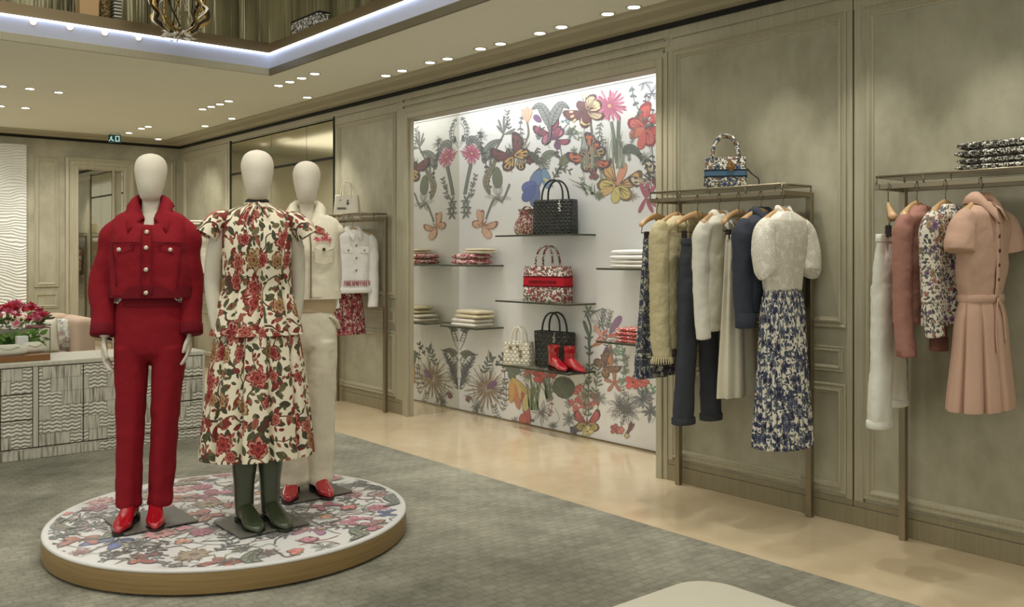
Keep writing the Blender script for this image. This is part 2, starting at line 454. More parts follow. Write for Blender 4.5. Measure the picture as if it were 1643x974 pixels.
mb = MB(); mb.box(-6, WX, YB - .012, YB, 0, .12); struct(mb.build('baseboard_back', M_BASE))
# ceiling with the raised recess
RX_, RY_ = 3.47, 7.42
mb = MB(); mb.box(RX_, NX + .1, -4, YB + .1, ZC, ZC + .1); mb.box(-6, RX_, RY_, YB + .1, ZC, ZC + .1); struct(mb.build('ceiling', M_CEIL))
mb = MB()
mb.box(-6, RX_ - .021, RY_ - .02, RY_, ZC - .012, ZC + .05)
struct(mb.build(nexttrim(), M_TRIM, bevel=.004))
mb = MB(); mb.box(RX_ - .02, RX_, -4, RY_, ZC - .012, ZC + .05); struct(mb.build(nexttrim(), mat('dark_bronze_trim', S(112, 104, 80), .4, .3, var=.08), bevel=.004))
M_FASCIA = mat('fascia_white', S(186, 190, 208), 0.5, var=.03)
mb = MB(); mb.box(RX_ - .006, RX_ + .3, -4, RY_, ZC + .05, ZC + .165); mb.box(-6, RX_ + .3, RY_ - .006, RY_ + .3, ZC + .05, ZC + .165); struct(mb.build(nexttrim(), M_FASCIA))
mb = MB(); mb.box(RX_ - .03, RX_ - .008, -4, RY_ - .03, ZC + .165, ZC + .178); mb.box(-6, RX_ - .008, RY_ - .03, RY_ - .008, ZC + .165, ZC + .178)
tag(mb.build('led_strip', M_LED), 'long bluish white light strip edging the raised ceiling recess', 'light strip')
M_BRONZE = mat('bronze_band', S(128, 112, 84), 0.3, 0.7, var=.06)
mb = MB(); mb.box(RX_ - .006, RX_ + .3, -4, RY_, ZC + .178, ZC + .27); mb.box(-6, RX_ + .3, RY_ - .006, RY_ + .3, ZC + .178, ZC + .27); struct(mb.build(nexttrim(), M_BRONZE))
def upanel():
    t = NT('polished_olive_panel'); co = t.coord()
    w = t.noise(t.vm('MULTIPLY', co, (5, 5, 0.25)), 1.6, 3.0)
    t.base(t.ramp(w, [(0.3, S(92, 88, 64)), (0.5, S(140, 134, 104)), (0.68, S(176, 170, 138))]))
    t.b.inputs['Roughness'].default_value = 0.22; t.b.inputs['Metallic'].default_value = 0.55
    t.bump(w, 0.5, 0.1)
    return t.m
M_UP = upanel()
mb = MB()
for i in range(24):
    x1 = RX_ + .3 - i * .42; mb.box(x1 - .414, x1, RY_ + .25, RY_ + .3, ZC + .27, 4.3)
mb.box(-6, RX_ + .3, RY_ + .27, RY_ + .3, ZC + .27, 4.3)
struct(mb.build('wall_upper_back', M_UP))
mb = MB()
for i in range(20):
    y1 = RY_ + .25 - i * .6; mb.box(RX_ + .25, RX_ + .3, y1 - .594, y1, ZC + .27, 4.3)
mb.box(RX_ + .27, RX_ + .3, -4, RY_ + .3, ZC + .27, 4.3)
struct(mb.build('wall_upper_right', M_UP))
mb = MB(); mb.box(-6, RX_ + .3, -4, RY_ + .3, 4.3, 4.4); struct(mb.build('ceiling_upper', M_CEIL))
# mirror bay beyond the third rack: transom and tall panes
mb = MB()
ys = [8.43, 9.03, 9.9, 11.05]
for a, b in zip(ys, ys[1:]):
    mb.box(WX - .012, WX, a + .004, b - .004, .06, 2.465); mb.box(WX - .012, WX, a + .004, b - .004, 2.49, 2.86)
t_ = struct(mb.build('window_1', M_SMOKE))
mb = MB(); mb.box(WX - .02, WX, 8.43, 11.05, 2.465, 2.49); mb.box(WX - .02, WX, 11.03, 11.07, .06, 2.9); mb.box(WX - .02, WX, 8.42, 8.435, .06, 2.9); mb.box(WX - .008, WX, 8.43, 11.05, 2.86, 2.875)
mb.build('window_frame', M_DARK, t_)
# back wall: mirrored door, stiles, relief panel
XD0, XD1 = at_Y(125, 0, YB).x, at_Y(176, 0, YB).x
XE0, XE1 = at_Y(104, 0, YB).x, at_Y(215, 0, YB).x
mb = MB(); mb.box(XD0, XD1 + .02, YB - .03, YB, .05, at_Y(150, 272, YB).z); d1 = struct(mb.build('door_1', M_MIRROR))
mb = MB()
zt = at_Y(150, 255, YB).z
frame(mb, (0, YB, 0), (1, 0, 0), (0, 0, 1), (0, -1, 0), XE0, XE1, 0, zt, prof=[(0, 0), (0, .05), (.03, .06), (.05, .04), (.09, .04), (.1, .05), (.13, .05), (.15, .035)], k=1.0)
frame(mb, (0, YB, 0), (1, 0, 0), (0, 0, 1), (0, -1, 0), XD0 - .03, XD1 + .05, 0.0, at_Y(150, 268, YB).z, prof=[(0, 0), (0, .05), (.02, .055), (.03, .04)], k=1.0)
mb.build('door_frame', M_TRIM, d1)
mb = MB(); mb.box(XD1 + .14, XD1 + .26, YB - .028, YB, .05, at_Y(190, 272, YB).z); mb.build('side_mirror', M_MIRROR, d1)
X40, X97 = at_Y(41, 0, YB).x, at_Y(98, 0, YB).x
mb = MB()
frame(mb, *BWL, X40 + .1, X97 - .03, 1.07, 2.72); frame(mb, *BWL, X40 + .1, X97 - .03, .80, 1.0, k=.7); frame(mb, *BWL, X40 + .1, X97 - .03, .15, .74)
frame(mb, *BWL, XE1 + .1, WX - .08, .15, 2.78)
struct(mb.build(nexttrim(), M_TRIM))
def relief():
    t = NT('carved_wave_relief'); co = t.coord()
    wv = t.n('ShaderNodeTexWave'); wv.wave_type = 'BANDS'; wv.bands_direction = 'Z'
    t.put(wv.inputs['Vector'], t.vm('ADD', co, t.vm('SCALE', t.n('ShaderNodeTexNoise', i_Scale=1.6, i_Vector=co).outputs['Color'], .35)))
    wv.inputs['Scale'].default_value = 9.0; wv.inputs['Distortion'].default_value = 1.5; wv.inputs['Detail'].default_value = 1.0
    t.base(t.ramp(wv.outputs['Fac'], [(0.0, S(206, 206, 196)), (1.0, S(242, 242, 234))]))
    t.bump(wv.outputs['Fac'], .5, 0.03); t.b.inputs['Roughness'].default_value = 0.4
    return t.m
mb = MB(); mb.box(-1.5, X40, YB - .05, YB, .1, 2.86); struct(mb.build('wall_relief', relief()))
# hanging exit sign
p = at_Z(184, 222, 0) if False else at_Y(184, 222, 12.2)
sg = thing('exit_sign', 'small dark green exit sign hanging from the ceiling near the back wall', 'sign', (p.x, p.y, ZC), radians(-25))
mb = MB(); mb.box(-.075, .075, -.012, .012, p.z - ZC - .055, p.z - ZC + .045); mb.build('sign_panel', mat('exit_green', S(14, 60, 58), .5, emit=(S(10, 70, 66), .25)), sg, bevel=.004)
mb = MB()
M_SW = mat('sign_white', S(210, 235, 235), .5, emit=(S(190, 230, 230), .5))
z0 = p.z - ZC
mb.box(.01, .06, -.0135, -.0125, z0 - .04, z0 - .03); mb.box(.01, .06, -.0135, -.0125, z0 + .02, z0 + .03); mb.box(.01, .02, -.0135, -.0125, z0 - .03, z0 + .02); mb.box(.05, .06, -.0135, -.0125, z0 - .03, z0 + .02)
mb.add([(-.05, -.0135, z0 + .01), (-.03, -.0135, z0 + .03), (-.03, -.0135, z0 - .02), (-.05, -.0135, z0 - .0)], [(0, 1, 2, 3)])
mb.add([(-.03, -.0135, z0 - .01), (-.005, -.0135, z0 - .035), (-.012, -.0135, z0 - .04), (-.04, -.0135, z0 - .02)], [(0, 1, 2, 3)])
mb.add([(-.05, -.0135, z0 - .01), (-.04, -.0135, z0 - .01), (-.06, -.0135, z0 - .04), (-.067, -.0135, z0 - .035)], [(0, 1, 2, 3)])
mb.build('pictogram', M_SW, sg)
for sx in (-.05, .05):
    mb = MB(); mb.tube([(sx, 0, z0 + .045), (sx, 0, 0)], .003, 6); mb.build('hanger_rod', M_STEEL, sg)
# ------------------------------------------------------------------ downlights
CL = [
 ('spotlight in the ceiling row of pairs along the right wall', 'ceiling spotlights along the right wall', [(1017, 11), (975, 22), (901, 43), (866, 53), (803, 70), (771, 78), (718, 94), (690, 100), (645, 113), (619, 121)]),
 ('spotlight in the short ceiling row of four beside the recess corner', 'four ceiling spotlights by the recess corner', [(447, 137), (465, 131), (484, 125), (505, 118)]),
 ('lone spotlight in the ceiling in front of the mirror bay', None, [(493, 156)]),
 ('spotlight in the ceiling row of four towards the back corner', 'four ceiling spotlights towards the back corner', [(325, 175), (339, 171), (353, 167), (367, 162)]),
 ('spotlight in the ceiling pair close to the far right wall', 'pair of ceiling spotlights by the far right wall', [(372, 190), (329, 202)]),
 ('spotlight in the ceiling group beside the hanging exit sign', 'ceiling spotlights beside the exit sign', [(207, 213), (227, 206), (238, 203), (254, 223)]),
 ('spotlight in the loose ceiling group above the carved counter', 'ceiling spotlights above the counter', [(3, 138), (48, 142), (94, 148), (1, 170), (41, 173)]),
]
mb = MB(); mb.lathe([(.052, 0), (.054, -.004), (.046, -.006), (.036, -.002), (.036, .004)], 20, cap=False)
sp0 = thing('ceiling_spotlight', 'x', 'ceiling light', (0, 0, ZC))
mb.build('trim_ring', mat('spot_ring', S(200, 195, 180), .4, var=.02), sp0, True)
mb = MB(); mb.lathe([(.036, -.004), (.02, -.006), (.004, -.007)], 16); mb.build('lens', M_LAMP, sp0, True)
ORD = ['first', 'second', 'third', 'fourth', 'fifth', 'sixth', 'seventh', 'eighth', 'ninth', 'tenth']
def spot_label(g, i):
    if g == 0: return ORD[i] + ' spotlight from the right in the ceiling row along the right wall'
    if g == 1: return ORD[i] + ' spotlight from the left in the ceiling row beside the recess corner'
    if g == 3: return ORD[i] + ' spotlight from the left in the ceiling row towards the back corner'
    if g == 4: return ('right', 'left')[i] + ' spotlight of the ceiling pair close to the far right wall'
    if g == 5: return ORD[i] + ' spotlight from the left in the ceiling group beside the exit sign'
    if g == 6: return (ORD[i] + ' spotlight from the left in the upper ceiling row above the counter') if i < 3 else (ORD[i - 3] + ' spotlight from the left in the lower ceiling row above the counter')
    return CL[g][0]
SPOTS = []; first = True
for g, (lab, grp, pts) in enumerate(CL):
    for i, (px, py) in enumerate(pts):
        q = at_Z(px, py, ZC)
        SPOTS.append((q, lab)); sl = spot_label(g, i)
        if first: sp0.location = q; sp0['label'] = sl; sp0['group'] = grp; first = False
        else:
            c = copy_tree(sp0, q, label=sl)
            if grp: c['group'] = grp
            elif 'group' in c: del c['group']
for i, (px, py) in enumerate([(53, 35), (112, 43), (168, 52), (222, 60)]):  # reflections of downlights, modelled as small glowing lenses
    q = at_Y(px, py, RY_ - .012)
    c = copy_tree(sp0, (q.x, q.y, q.z), label=ORD[i] + ' modelled spotlight reflection from the left on the lit edge of the ceiling recess', group='modelled spotlight reflections on the recess edge')
    c.rotation_euler = (radians(-90), 0, 0); c.scale = (.55, .55, .55)
# ------------------------------------------------------------------ camera, lights, world
cam = bpy.data.cameras.new('camera'); co_ = bpy.data.objects.new('camera', cam); COL.objects.link(co_)
co_.location = (0, 0, H); co_.rotation_euler = (radians(90), 0, -AZ)
cam.sensor_width = 36.0; cam.lens = F / 1643.0 * 36.0; cam.shift_y = -(487 - HY) / 1643.0; cam.clip_start = .05
sc.camera = co_
w = bpy.data.worlds.new('world'); sc.world = w; w.use_nodes = True
w.node_tree.nodes['Background'].inputs[0].default_value = (1.0, .995, .915, 1); w.node_tree.nodes['Background'].inputs[1].default_value = WORLD = 0.86
def lamp(typ, name, loc, rot, energy, color=(1, .97, .90), **kw):
    l = bpy.data.lights.new(name, typ); l.energy = energy; l.color = color
    for k, v in kw.items(): setattr(l, k, v)
    o = bpy.data.objects.new(name, l); COL.objects.link(o); o.location = loc; o.rotation_euler = rot
    return o
def aim(loc, tgt):
    return (Vector(tgt) - Vector(loc)).to_track_quat('-Z', 'Y').to_euler()
for i, (q, lab) in enumerate(SPOTS):
    if 'right wall' in lab and 'far' not in lab:
        t = (q.x + .18, q.y + (.05 if i % 2 else -.05), 0)
        lamp('SPOT', 'spot_lamp', (q.x, q.y, ZC - .02), aim((q.x, q.y, ZC), t), 34 if q.y < 4.2 else 20, spot_size=radians(62), spot_blend=.7, shadow_soft_size=.03)
    elif 'lone' in lab or 'far right' in lab:
        lamp('SPOT', 'spot_lamp', (q.x, q.y, ZC - .02), aim((q.x, q.y, ZC), (q.x + .2, q.y, 0)), 60, spot_size=radians(70), spot_blend=.7, shadow_soft_size=.03)
for y in (3.1, 2.55, 1.9, 1.3):
    lamp('SPOT', 'spot_lamp', (4.27, y, ZC - .02), aim((4.27, y, ZC), (4.45, y - .05, 0)), 36, spot_size=radians(62), spot_blend=.7, shadow_soft_size=.03)
for (x, y, tx, ty, e) in ((1.2, 3.6, 1.7, 4.7, 80), (2.6, 3.4, 2.1, 4.4, 72), (3.0, 5.6, 2.4, 4.8, 55)):
    lamp('SPOT', 'spot_lamp', (x, y, 4.2), aim((x, y, 4.2), (tx, ty, .8)), e, spot_size=radians(46), spot_blend=.8, shadow_soft_size=.05)
lamp('AREA', 'recess_fill', (.6, 3.2, 4.25), (0, 0, 0), 120, shape='RECTANGLE', size=5.0, size_y=7.5)  # unseen area light added for soft light from above
lamp('AREA', 'niche_lamp', (WX + .26, (NY0 + NY1) / 2, 2.93), (0, radians(-14), 0), 12.5, (.93, .96, 1), shape='RECTANGLE', size=.2, size_y=2.8)
for (x, y, tx, ty, tz) in ((1.9, 11.6, 2.0, 12.8, 1.5), (2.9, 11.7, 3.2, 12.8, 1.3), (4.0, 11.4, 4.65, 12.0, 1.5)):
    lamp('SPOT', 'spot_lamp', (x, y, ZC - .02), aim((x, y, ZC), (tx, ty, tz)), 45, spot_size=radians(75), spot_blend=.8, shadow_soft_size=.05)
lamp('AREA', 'far_fill', (2.2, 10.2, 3.0), (0, 0, 0), 75, shape='RECTANGLE', size=3.0, size_y=3.0)  # area light added to brighten the far left, no fixture there
sc.view_settings.view_transform = 'Standard'
sc.view_settings.look = 'None'
# ------------------------------------------------------------------ printed motifs (flat prints on real surfaces)
FW = [(0, 0), (.3, .12), (.62, .26), (.92, .36), (1.03, .3), (1.02, .12), (.92, -.06), (.7, -.2), (.42, -.22), (.15, -.1)]
HW = [(0, 0), (.25, .22), (.55, .36), (.85, .3), (1.02, .12), (1.0, -.1), (.84, -.28), (.55, -.36), (.25, -.2)]
class Print:
    """2-D drawing laid on a flat surface: fn(px, py) -> point on the surface, nrm = its normal"""
    def __init__(s, fn, nrm, ok=None, tint=0.0, clamp=None): s.tint = tint; s.clamp = clamp; s.mb = MB(); s.fn = fn; s.n = Vector(nrm); s.k = 0; s.ok = ok
    def lift(s, st): return s.n * (.0008 + (s.k % 9) * .00045 + st * .0001)
    def poly(s, pts, col, st=0):
        P = [s.fn(x, y) for x, y in pts]
        if s.ok and not all(s.ok(p) for p in P):
            if s.clamp is None or not any(s.ok(p) for p in P): return
            P = [s.clamp(p) for p in P]
        if s.tint: col = tuple(c + (w_ - c) * s.tint for c, w_ in zip(col[:3], (.70, .69, .66))) + (1,)
        s.u = getattr(s, 'u', 0) + 1
        o = s.lift(st) + s.n * ((s.u % 18) * 5e-6); P = [p + o for p in P]
        s.mb.add(P, [tuple(range(len(P)))], None, 0, col)
    def stroke(s, pts, w, col, st=1, w1=None):
        w1 = w if w1 is None else w1; n = len(pts)
        L = []; R = []
        for i, (x, y) in enumerate(pts):
            a = pts[max(i - 1, 0)]; b = pts[min(i + 1, n - 1)]
            dx, dy = b[0] - a[0], b[1] - a[1]; l = math.hypot(dx, dy) or 1
            q = (w + (w1 - w) * i / max(1, n - 1)) / 2
            L.append((x - dy / l * q, y + dx / l * q)); R.append((x + dy / l * q, y - dx / l * q))
        for i in range(n - 1): s.poly([L[i], L[i + 1], R[i + 1], R[i]], col, st)
    def next(s): s.k += 1
    def blob(s, x, y, ang, ln, wd, col, st=0, tip=.6, n=14, out=None, ow=1.2):
        """leaf / petal shape from (x,y) along ang"""
        def shp(l, w_, off=0):
            P = []
            for i in range(n):
                t = 2 * pi * i / n
                u = (1 - cos(t)) / 2; v = sin(t) * (1 - tip * (1 - u)) * .5
                P.append((x + (cos(ang) * (u * l - off) - sin(ang) * v * w_), y + (sin(ang) * (u * l - off) + cos(ang) * v * w_)))
            return P
        if out: s.poly(shp(ln + 2 * ow, wd + 2 * ow, ow), out, st)
        s.poly(shp(ln, wd), col, st + 1)
    def butterfly(s, x, y, sz, rot, c1, c2, dk, spots=None):
        s.next()
        for sg in (-1, 1):
            for (a, l, w_, c) in ((.62, 1.0, .72, c1), (-.45, .74, .62, c2)):
                an = rot + sg * (pi / 2 - a)
                shp = FW if a > 0 else HW
                ca, sa = cos(an), sin(an)
                def wing(k, g):
                    return [(x + (ca * (.46 + (u - .46) * k) - sa * v * k * -sg) * sz * l * g, y + (sa * (.46 + (u - .46) * k) + ca * v * k * -sg) * sz * l * g) for u, v in shp]
                s.poly(wing(1.08, 1.03), dk, 0); s.poly(wing(.86, 1.0), c, 1)
                for q in (-.32, -.05, .25):
                    s.stroke([(x + cos(an + q * .3) * sz * .15, y + sin(an + q * .3) * sz * .15), (x + cos(an + q) * sz * l * .8, y + sin(an + q) * sz * l * .8)], sz * .05, dk, 2, sz * .02)
                if spots:
                    for q in (-.3, 0, .3):
                        bx, by = x + cos(an + q) * sz * l * .62, y + sin(an + q) * sz * l * .62
                        s.blob(bx, by, an + q, sz * .22, sz * .13, spots, 3, .2, 8)
        s.blob(x - cos(rot) * sz * .12, y - sin(rot) * sz * .12, rot, sz * .6, sz * .1, dk, 5, .2, 8)
    def gerbera(s, x, y, r, c1, c2, dk):
        s.next()
        for i in range(24):
            a = 2 * pi * i / 24 + random.uniform(-.07, .07); q = r * random.uniform(.85, 1.12)
            s.blob(x, y, a, q, r * .2, c1 if i % 3 else c2, 0, .75, 8, dk if i % 2 else None, .5)
        for i in range(14):
            a = 2 * pi * i / 14 + .1; s.blob(x, y, a, r * .55, r * .16, c2, 3, .6, 8)
        s.blob(x - r * .12, y, 0, r * .26, r * .26, S(216, 160, 128), 6, 0, 10, dk, .8)
    def fern(s, pts, w, col, dk, spots=True):
        s.next()
        P = [Vector((a, b, 0)) for a, b in pts]; Q, R = spline(P, [w] * len(P), 7); n = len(Q)
        L = []; Rr = []
        for i, p in enumerate(Q):
            a = Q[max(i - 1, 0)]; b = Q[min(i + 1, n - 1)]; d = (b - a).normalized()
            q = w * sin(pi * (i / (n - 1)) ** .7) * .5 + .3
            L.append((p.x - d.y * q, p.y + d.x * q)); Rr.append((p.x + d.y * q, p.y - d.x * q))
        for i in range(n - 1):
            s.poly([L[i], L[i + 1], Rr[i + 1], Rr[i]], col, 0)
            if i % 2 == 0 and spots:
                s.stroke([(Q[i].x, Q[i].y), L[min(i + 1, n - 1)]], .7, dk, 2); s.stroke([(Q[i].x, Q[i].y), Rr[min(i + 1, n - 1)]], .7, dk, 2)
        s.stroke([(p.x, p.y) for p in Q], 1.1, dk, 3); s.stroke(L, .8, dk, 3); s.stroke(Rr, .8, dk, 3)
    def sprig(s, pts, col, leaf=6, lw=3, n=7, w=1.1, berries=None):
        s.next()
        P = [Vector((a, b, 0)) for a, b in pts]; Q, R = spline(P, [1] * len(P), 6)
        s.stroke([(p.x, p.y) for p in Q], w, col, 0)
        for i in range(n):
            j = int((i + .6) / n * (len(Q) - 1)); d = (Q[min(j + 1, len(Q) - 1)] - Q[max(j - 1, 0)]); a = atan2(d.y, d.x)
            for sg in (-1, 1): s.blob(Q[j].x, Q[j].y, a + sg * random.uniform(.6, 1.1), leaf * random.uniform(.7, 1.2), lw, berries if berries and i % 2 else col, 1, .4, 9)
    def stem(s, pts, w, col, dk=None):
        s.next(); P = [Vector((a, b, 0)) for a, b in pts]; Q, R = spline(P, [1] * len(P), 6)
        L = [(p.x, p.y) for p in Q]
        if dk: s.stroke(L, w + 1.4, dk, 0)
        s.stroke(L, w, col, 1)
    def spiky(s, x, y, r, c1, c2):
        s.next()
        for i in range(46):
            a = 2 * pi * i / 46 + random.uniform(-.06, .06); q = r * random.uniform(.65, 1.1)
            s.stroke([(x + cos(a) * r * .1, y + sin(a) * r * .1), (x + cos(a) * q, y + sin(a) * q)], 1.9, c1 if i % 3 else c2, i % 3, .6)
        s.blob(x - 2, y, 0, 5, 5, c2, 4, 0, 8)
    def outline(s, x, y, r, n, col, w=.9, fill=None):
        s.next()
        for i in range(n):
            a = 2 * pi * i / n + random.uniform(-.2, .2); q = r * random.uniform(.7, 1.1)
            mid = [(x + cos(a + .22) * q * .6, y + sin(a + .22) * q * .6), (x + cos(a) * q, y + sin(a) * q), (x + cos(a - .22) * q * .6, y + sin(a - .22) * q * .6)]
            if fill: s.poly([(x, y)] + mid, fill, 0)
            s.stroke([(x, y)] + mid + [(x, y)], w, col, 1)
            s.stroke([(x, y), (x + cos(a) * q * .8, y + sin(a) * q * .8)], w * .7, col, 2)
    def grass(s, x, y, h, spread, n, col, lean=0):
        s.next()
        for i in range(n):
            x0 = x + random.uniform(-spread * .25, spread * .25); x1 = x0 + random.uniform(-spread, spread) * .6 + lean; hh = h * random.uniform(.5, 1)
            s.stroke([(x0, y), ((x0 * 2 + x1) / 3, y - hh * .6), (x1, y - hh)], 2.0, col if i % 2 else tuple(c * .6 for c in col[:3]) + (1,), i % 3, .5)
    def flower(s, x, y, r, col, dk, n=5):
        s.next()
        for i in range(n): s.blob(x, y, 2 * pi * i / n + random.uniform(-.3, .3), r * random.uniform(.8, 1.1), r * .85, col if i % 2 else tuple(min(1, c * 1.2 + .03) for c in col[:3]) + (1,), 0, .5, 10, dk, .7)
        s.blob(x - r * .15, y, 0, r * .3, r * .3, dk, 4, 0, 8)
GREY, INK, DG, GR = S(112, 116, 112), S(62, 64, 64), S(62, 76, 58), S(110, 132, 92)
PINK, ROSE, RED, DRED = S(206, 116, 146), S(176, 76, 108), S(188, 72, 68), S(116, 44, 52)
ORG, YEL, PEA, BLUE, PUR, BRN, TAN = S(200, 122, 80), S(206, 190, 124), S(224, 178, 148), S(74, 104, 156), S(118, 68, 120), S(112, 82, 58), S(168, 148, 118)
MULW = tuple([.78, .77, .74, 1])
def printmat(name, rough):
    t = NT(name); a = t.n('ShaderNodeVertexColor'); a.layer_name = 'Col'
    t.base(a.outputs[0]); t.b.inputs['Roughness'].default_value = rough
    return t.m
M_PRINT = printmat('printed_colours', .45)
P = Print(lambda x, y: at_X(x, y, NX), (-1, 0, 0), ok=lambda p: NY0 < p.y < NY1 - .02 and p.z < 2.79, tint=.16)
# --- upper band
for a, b, l in ((-2.2, 14, 1), (-1.9, 22, 1), (-1.55, 27, 1), (-1.3, 18, 1), (-.45, 17, 1), (-.2, 13, 1)):
    P.blob(808, 216, a, b + 4, 4.2, GREY, 0, .7, 10, INK, .6)
P.stem([(808, 216), (800, 232), (790, 250), (786, 266)], 1.6, GREY, INK)
P.fern([(776, 262), (782, 243), (792, 230), (806, 224)], 13, S(130, 136, 128), INK)
P.sprig([(770, 210), (772, 228), (775, 246)], INK, 5, 3, 5); P.sprig([(838, 186), (835, 205), (840, 225)], GREY, 6, 3, 5)
P.blob(846, 196, -1.9, 22, 9, PEA, 0, .5, 10, ORG, .8); P.blob(846, 196, -1.3, 22, 9, S(236, 190, 150), 2, .5, 10, ORG, .8); P.blob(846, 196, -1.57, 25, 7, PEA, 4, .5, 10, ORG, .6)
P.stem([(846, 196), (848, 216), (838, 240), (834, 262)], 1.3, S(150, 130, 100), INK)
P.fern([(883, 204), (876, 184), (866, 170), (854, 175)], 15, S(136, 140, 136), INK); P.fern([(885, 202), (890, 185), (901, 168), (914, 174)], 15, S(136, 140, 136), INK)
P.stem([(884, 200), (882, 222), (874, 232)], 2.2, GREY, INK)
P.blob(868, 195, -2.4, 14, 11, PUR, 0, .4, 10, INK, .8)
P.butterfly(884, 214, 27, -2.1, ROSE, PINK, S(92, 40, 70)); P.butterfly(893, 224, 20, -.6, ROSE, PUR, S(92, 40, 70))
P.sprig([(900, 196), (914, 193), (904, 208)], S(90, 130, 136), 4, 2, 5); P.sprig([(893, 240), (899, 262), (894, 280)], INK, 5, 2.5, 5)
P.stem([(899, 235), (902, 258), (894, 275), (886, 294), (888, 300)], 1.2, INK)
P.stem([(947, 185), (950, 215), (953, 248), (956, 268)], 2, S(120, 112, 84), INK); P.stem([(938, 200), (936, 225), (928, 250)], 1, GREY)
P.butterfly(942, 178, 34, -2.55, DRED, S(222, 198, 150), S(84, 26, 34), S(230, 206, 160)); P.butterfly(942, 178, 26, -.4, S(216, 192, 150), DRED, S(84, 26, 34))
P.stem([(981, 195), (986, 225), (990, 262)], 4, S(116, 130, 108), INK); P.stem([(993, 190), (992, 225), (991, 262)], 4.4, S(100, 112, 92), INK)
P.gerbera(978, 170, 27, PINK, ROSE, S(120, 40, 70))
P.outline(918, 215, 17, 6, GREY, .8); P.sprig([(912, 214), (920, 205), (930, 222)], GR, 6, 2.5, 5); P.sprig([(965, 196), (962, 214), (970, 230)], GREY, 7, 2, 6)
for i in range(9): P.grass(935 + i * 8, 270, 60, 10, 5, S(158, 166, 140))
P.grass(838, 262, 42, 26, 12, S(164, 160, 136)); P.grass(820, 262, 36, 20, 8, S(150, 156, 138))
P.sprig([(1014, 138), (1018, 160), (1030, 186), (1040, 205)], S(92, 108, 104), 8, 4, 6, 1.4)
P.outline(1034, 132, 15, 7, S(100, 112, 116), .9, S(168, 176, 176)); P.outline(1046, 150, 16, 6, S(110, 112, 128), .9); P.blob(1019, 190, -.5, 12, 9, S(84, 104, 92), 0, .4, 10, INK, .6)
P.sprig([(1038, 150), (1034, 175), (1040, 196)], INK, 6, 3, 5); P.sprig([(1048, 175), (1046, 230), (1050, 280)], INK, 5, 3, 8, 1.4)
P.butterfly(1036, 206, 38, -3.9 + pi, S(214, 82, 66), S(206, 104, 92), S(150, 30, 40)); P.blob(1034, 210, 1.8, 30, 15, S(206, 92, 84), 6, .4, 12, S(150, 40, 44), .8); P.blob(1036, 206, 2.7, 28, 17, S(214, 112, 88), 6, .4, 12, S(150, 40, 44), .8); P.flower(1049, 190, 8, RED, DRED)
P.fern([(1000, 246), (1010, 238), (1022, 244), (1030, 258)], 13, S(88, 104, 84), INK); P.sprig([(1022, 245), (1036, 262), (1044, 285)], INK, 7, 3, 6)
# --- middle band
P.butterfly(824, 250, 34, -2.2, DRED, S(214, 170, 84), S(58, 20, 36), S(40, 24, 34)); P.butterfly(832, 252, 28, -.7, DRED, S(206, 170, 96), S(58, 20, 36), S(40, 24, 34))
P.gerbera(757, 246, 17, PINK, ROSE, S(120, 40, 70)); P.fern([(750, 234), (756, 224), (766, 228), (774, 248)], 11, S(130, 134, 130), INK)
P.stem([(756, 262), (751, 285), (746, 312)], 4, S(112, 124, 108), INK)
for yy in range(262, 345, 5):
    wv = 12 + 8 * sin((yy - 262) / 12)
    P.blob(736, yy, .25, wv, 6, S(150, 158, 150), 0, .2, 9, S(100, 108, 100), .7)
for yy, rr in ((322, 22), (332, 24), (342, 20)):
    P.outline(748, yy, 10, 6, S(92, 98, 92), .8, S(140, 148, 136))
P.sprig([(755, 318), (758, 300), (764, 280)], GREY, 6, 3, 7)
P.stem([(736, 345), (735.5, 355), (735.2, 372)], 1.2, GREY)
P.stem([(737, 190), (748, 196), (752, 215), (740, 232), (737, 240)], .9, GREY); P.stem([(737, 196), (744, 204), (745, 218), (737, 232)], .9, GREY); P.sprig([(738, 184), (746, 196), (750, 212), (744, 226)], S(100, 104, 104), 5, 2.4, 9); P.blob(743, 216, 1.6, 11, 5, INK, 2, .4, 9)
P.sprig([(772, 236), (779, 258), (782, 282), (785, 300)], INK, 5, 4, 8, 1.6); P.fern([(786, 312), (780, 290), (790, 268), (800, 246)], 9, S(150, 140, 112), INK)
P.blob(797, 268, 1.5, 34, 17, S(104, 112, 88), 0, .2, 12, INK, .8); P.outline(800, 316, 20, 6, S(150, 150, 140), .9)
P.stem([(818, 295), (806, 322), (794, 318), (784, 340), (780, 352)], 1.4, S(130, 130, 116), INK)
P.butterfly(775, 362, 22, -.9, PEA, S(236, 188, 150), S(150, 96, 70)); P.blob(775, 366, .9, 20, 15, PEA, 6, .4, 10, S(150, 96, 70), .7); P.blob(772, 358, -1.75, 22, 10, PEA, 6, .4, 10, S(150, 96, 70), .7)
P.fern([(865, 262), (858, 252), (852, 247), (846, 250)], 9, DG, INK); P.fern([(868, 264), (876, 250), (888, 246), (897, 254)], 11, S(120, 130, 108), INK); P.sprig([(862, 236), (864, 252), (866, 272)], INK, 8, 3, 5)
P.blob(866, 272, 1.9, 34, 22, S(92, 126, 170), 0, .3, 12, S(36, 60, 110), 1); P.blob(872, 270, 1.3, 34, 16, S(104, 146, 180), 2, .3, 12, S(36, 60, 110), 1); P.blob(872, 286, .6, 12, 7, YEL, 5, .3, 8)
P.next(); P.blob(860, 294, 2.65, 24, 20, S(74, 96, 176), 0, .3, 12, S(26, 40, 96), 1); P.blob(862, 298, 1.75, 34, 17, BLUE, 2, .3, 12, S(26, 40, 96), 1); P.blob(858, 298, 2.2, 30, 18, S(56, 84, 160), 4, .3, 12, S(26, 40, 96), 1)
P.sprig([(888, 285), (900, 270), (914, 274)], DG, 8, 3, 5); P.stem([(886, 292), (892, 280), (900, 268)], 1, INK)
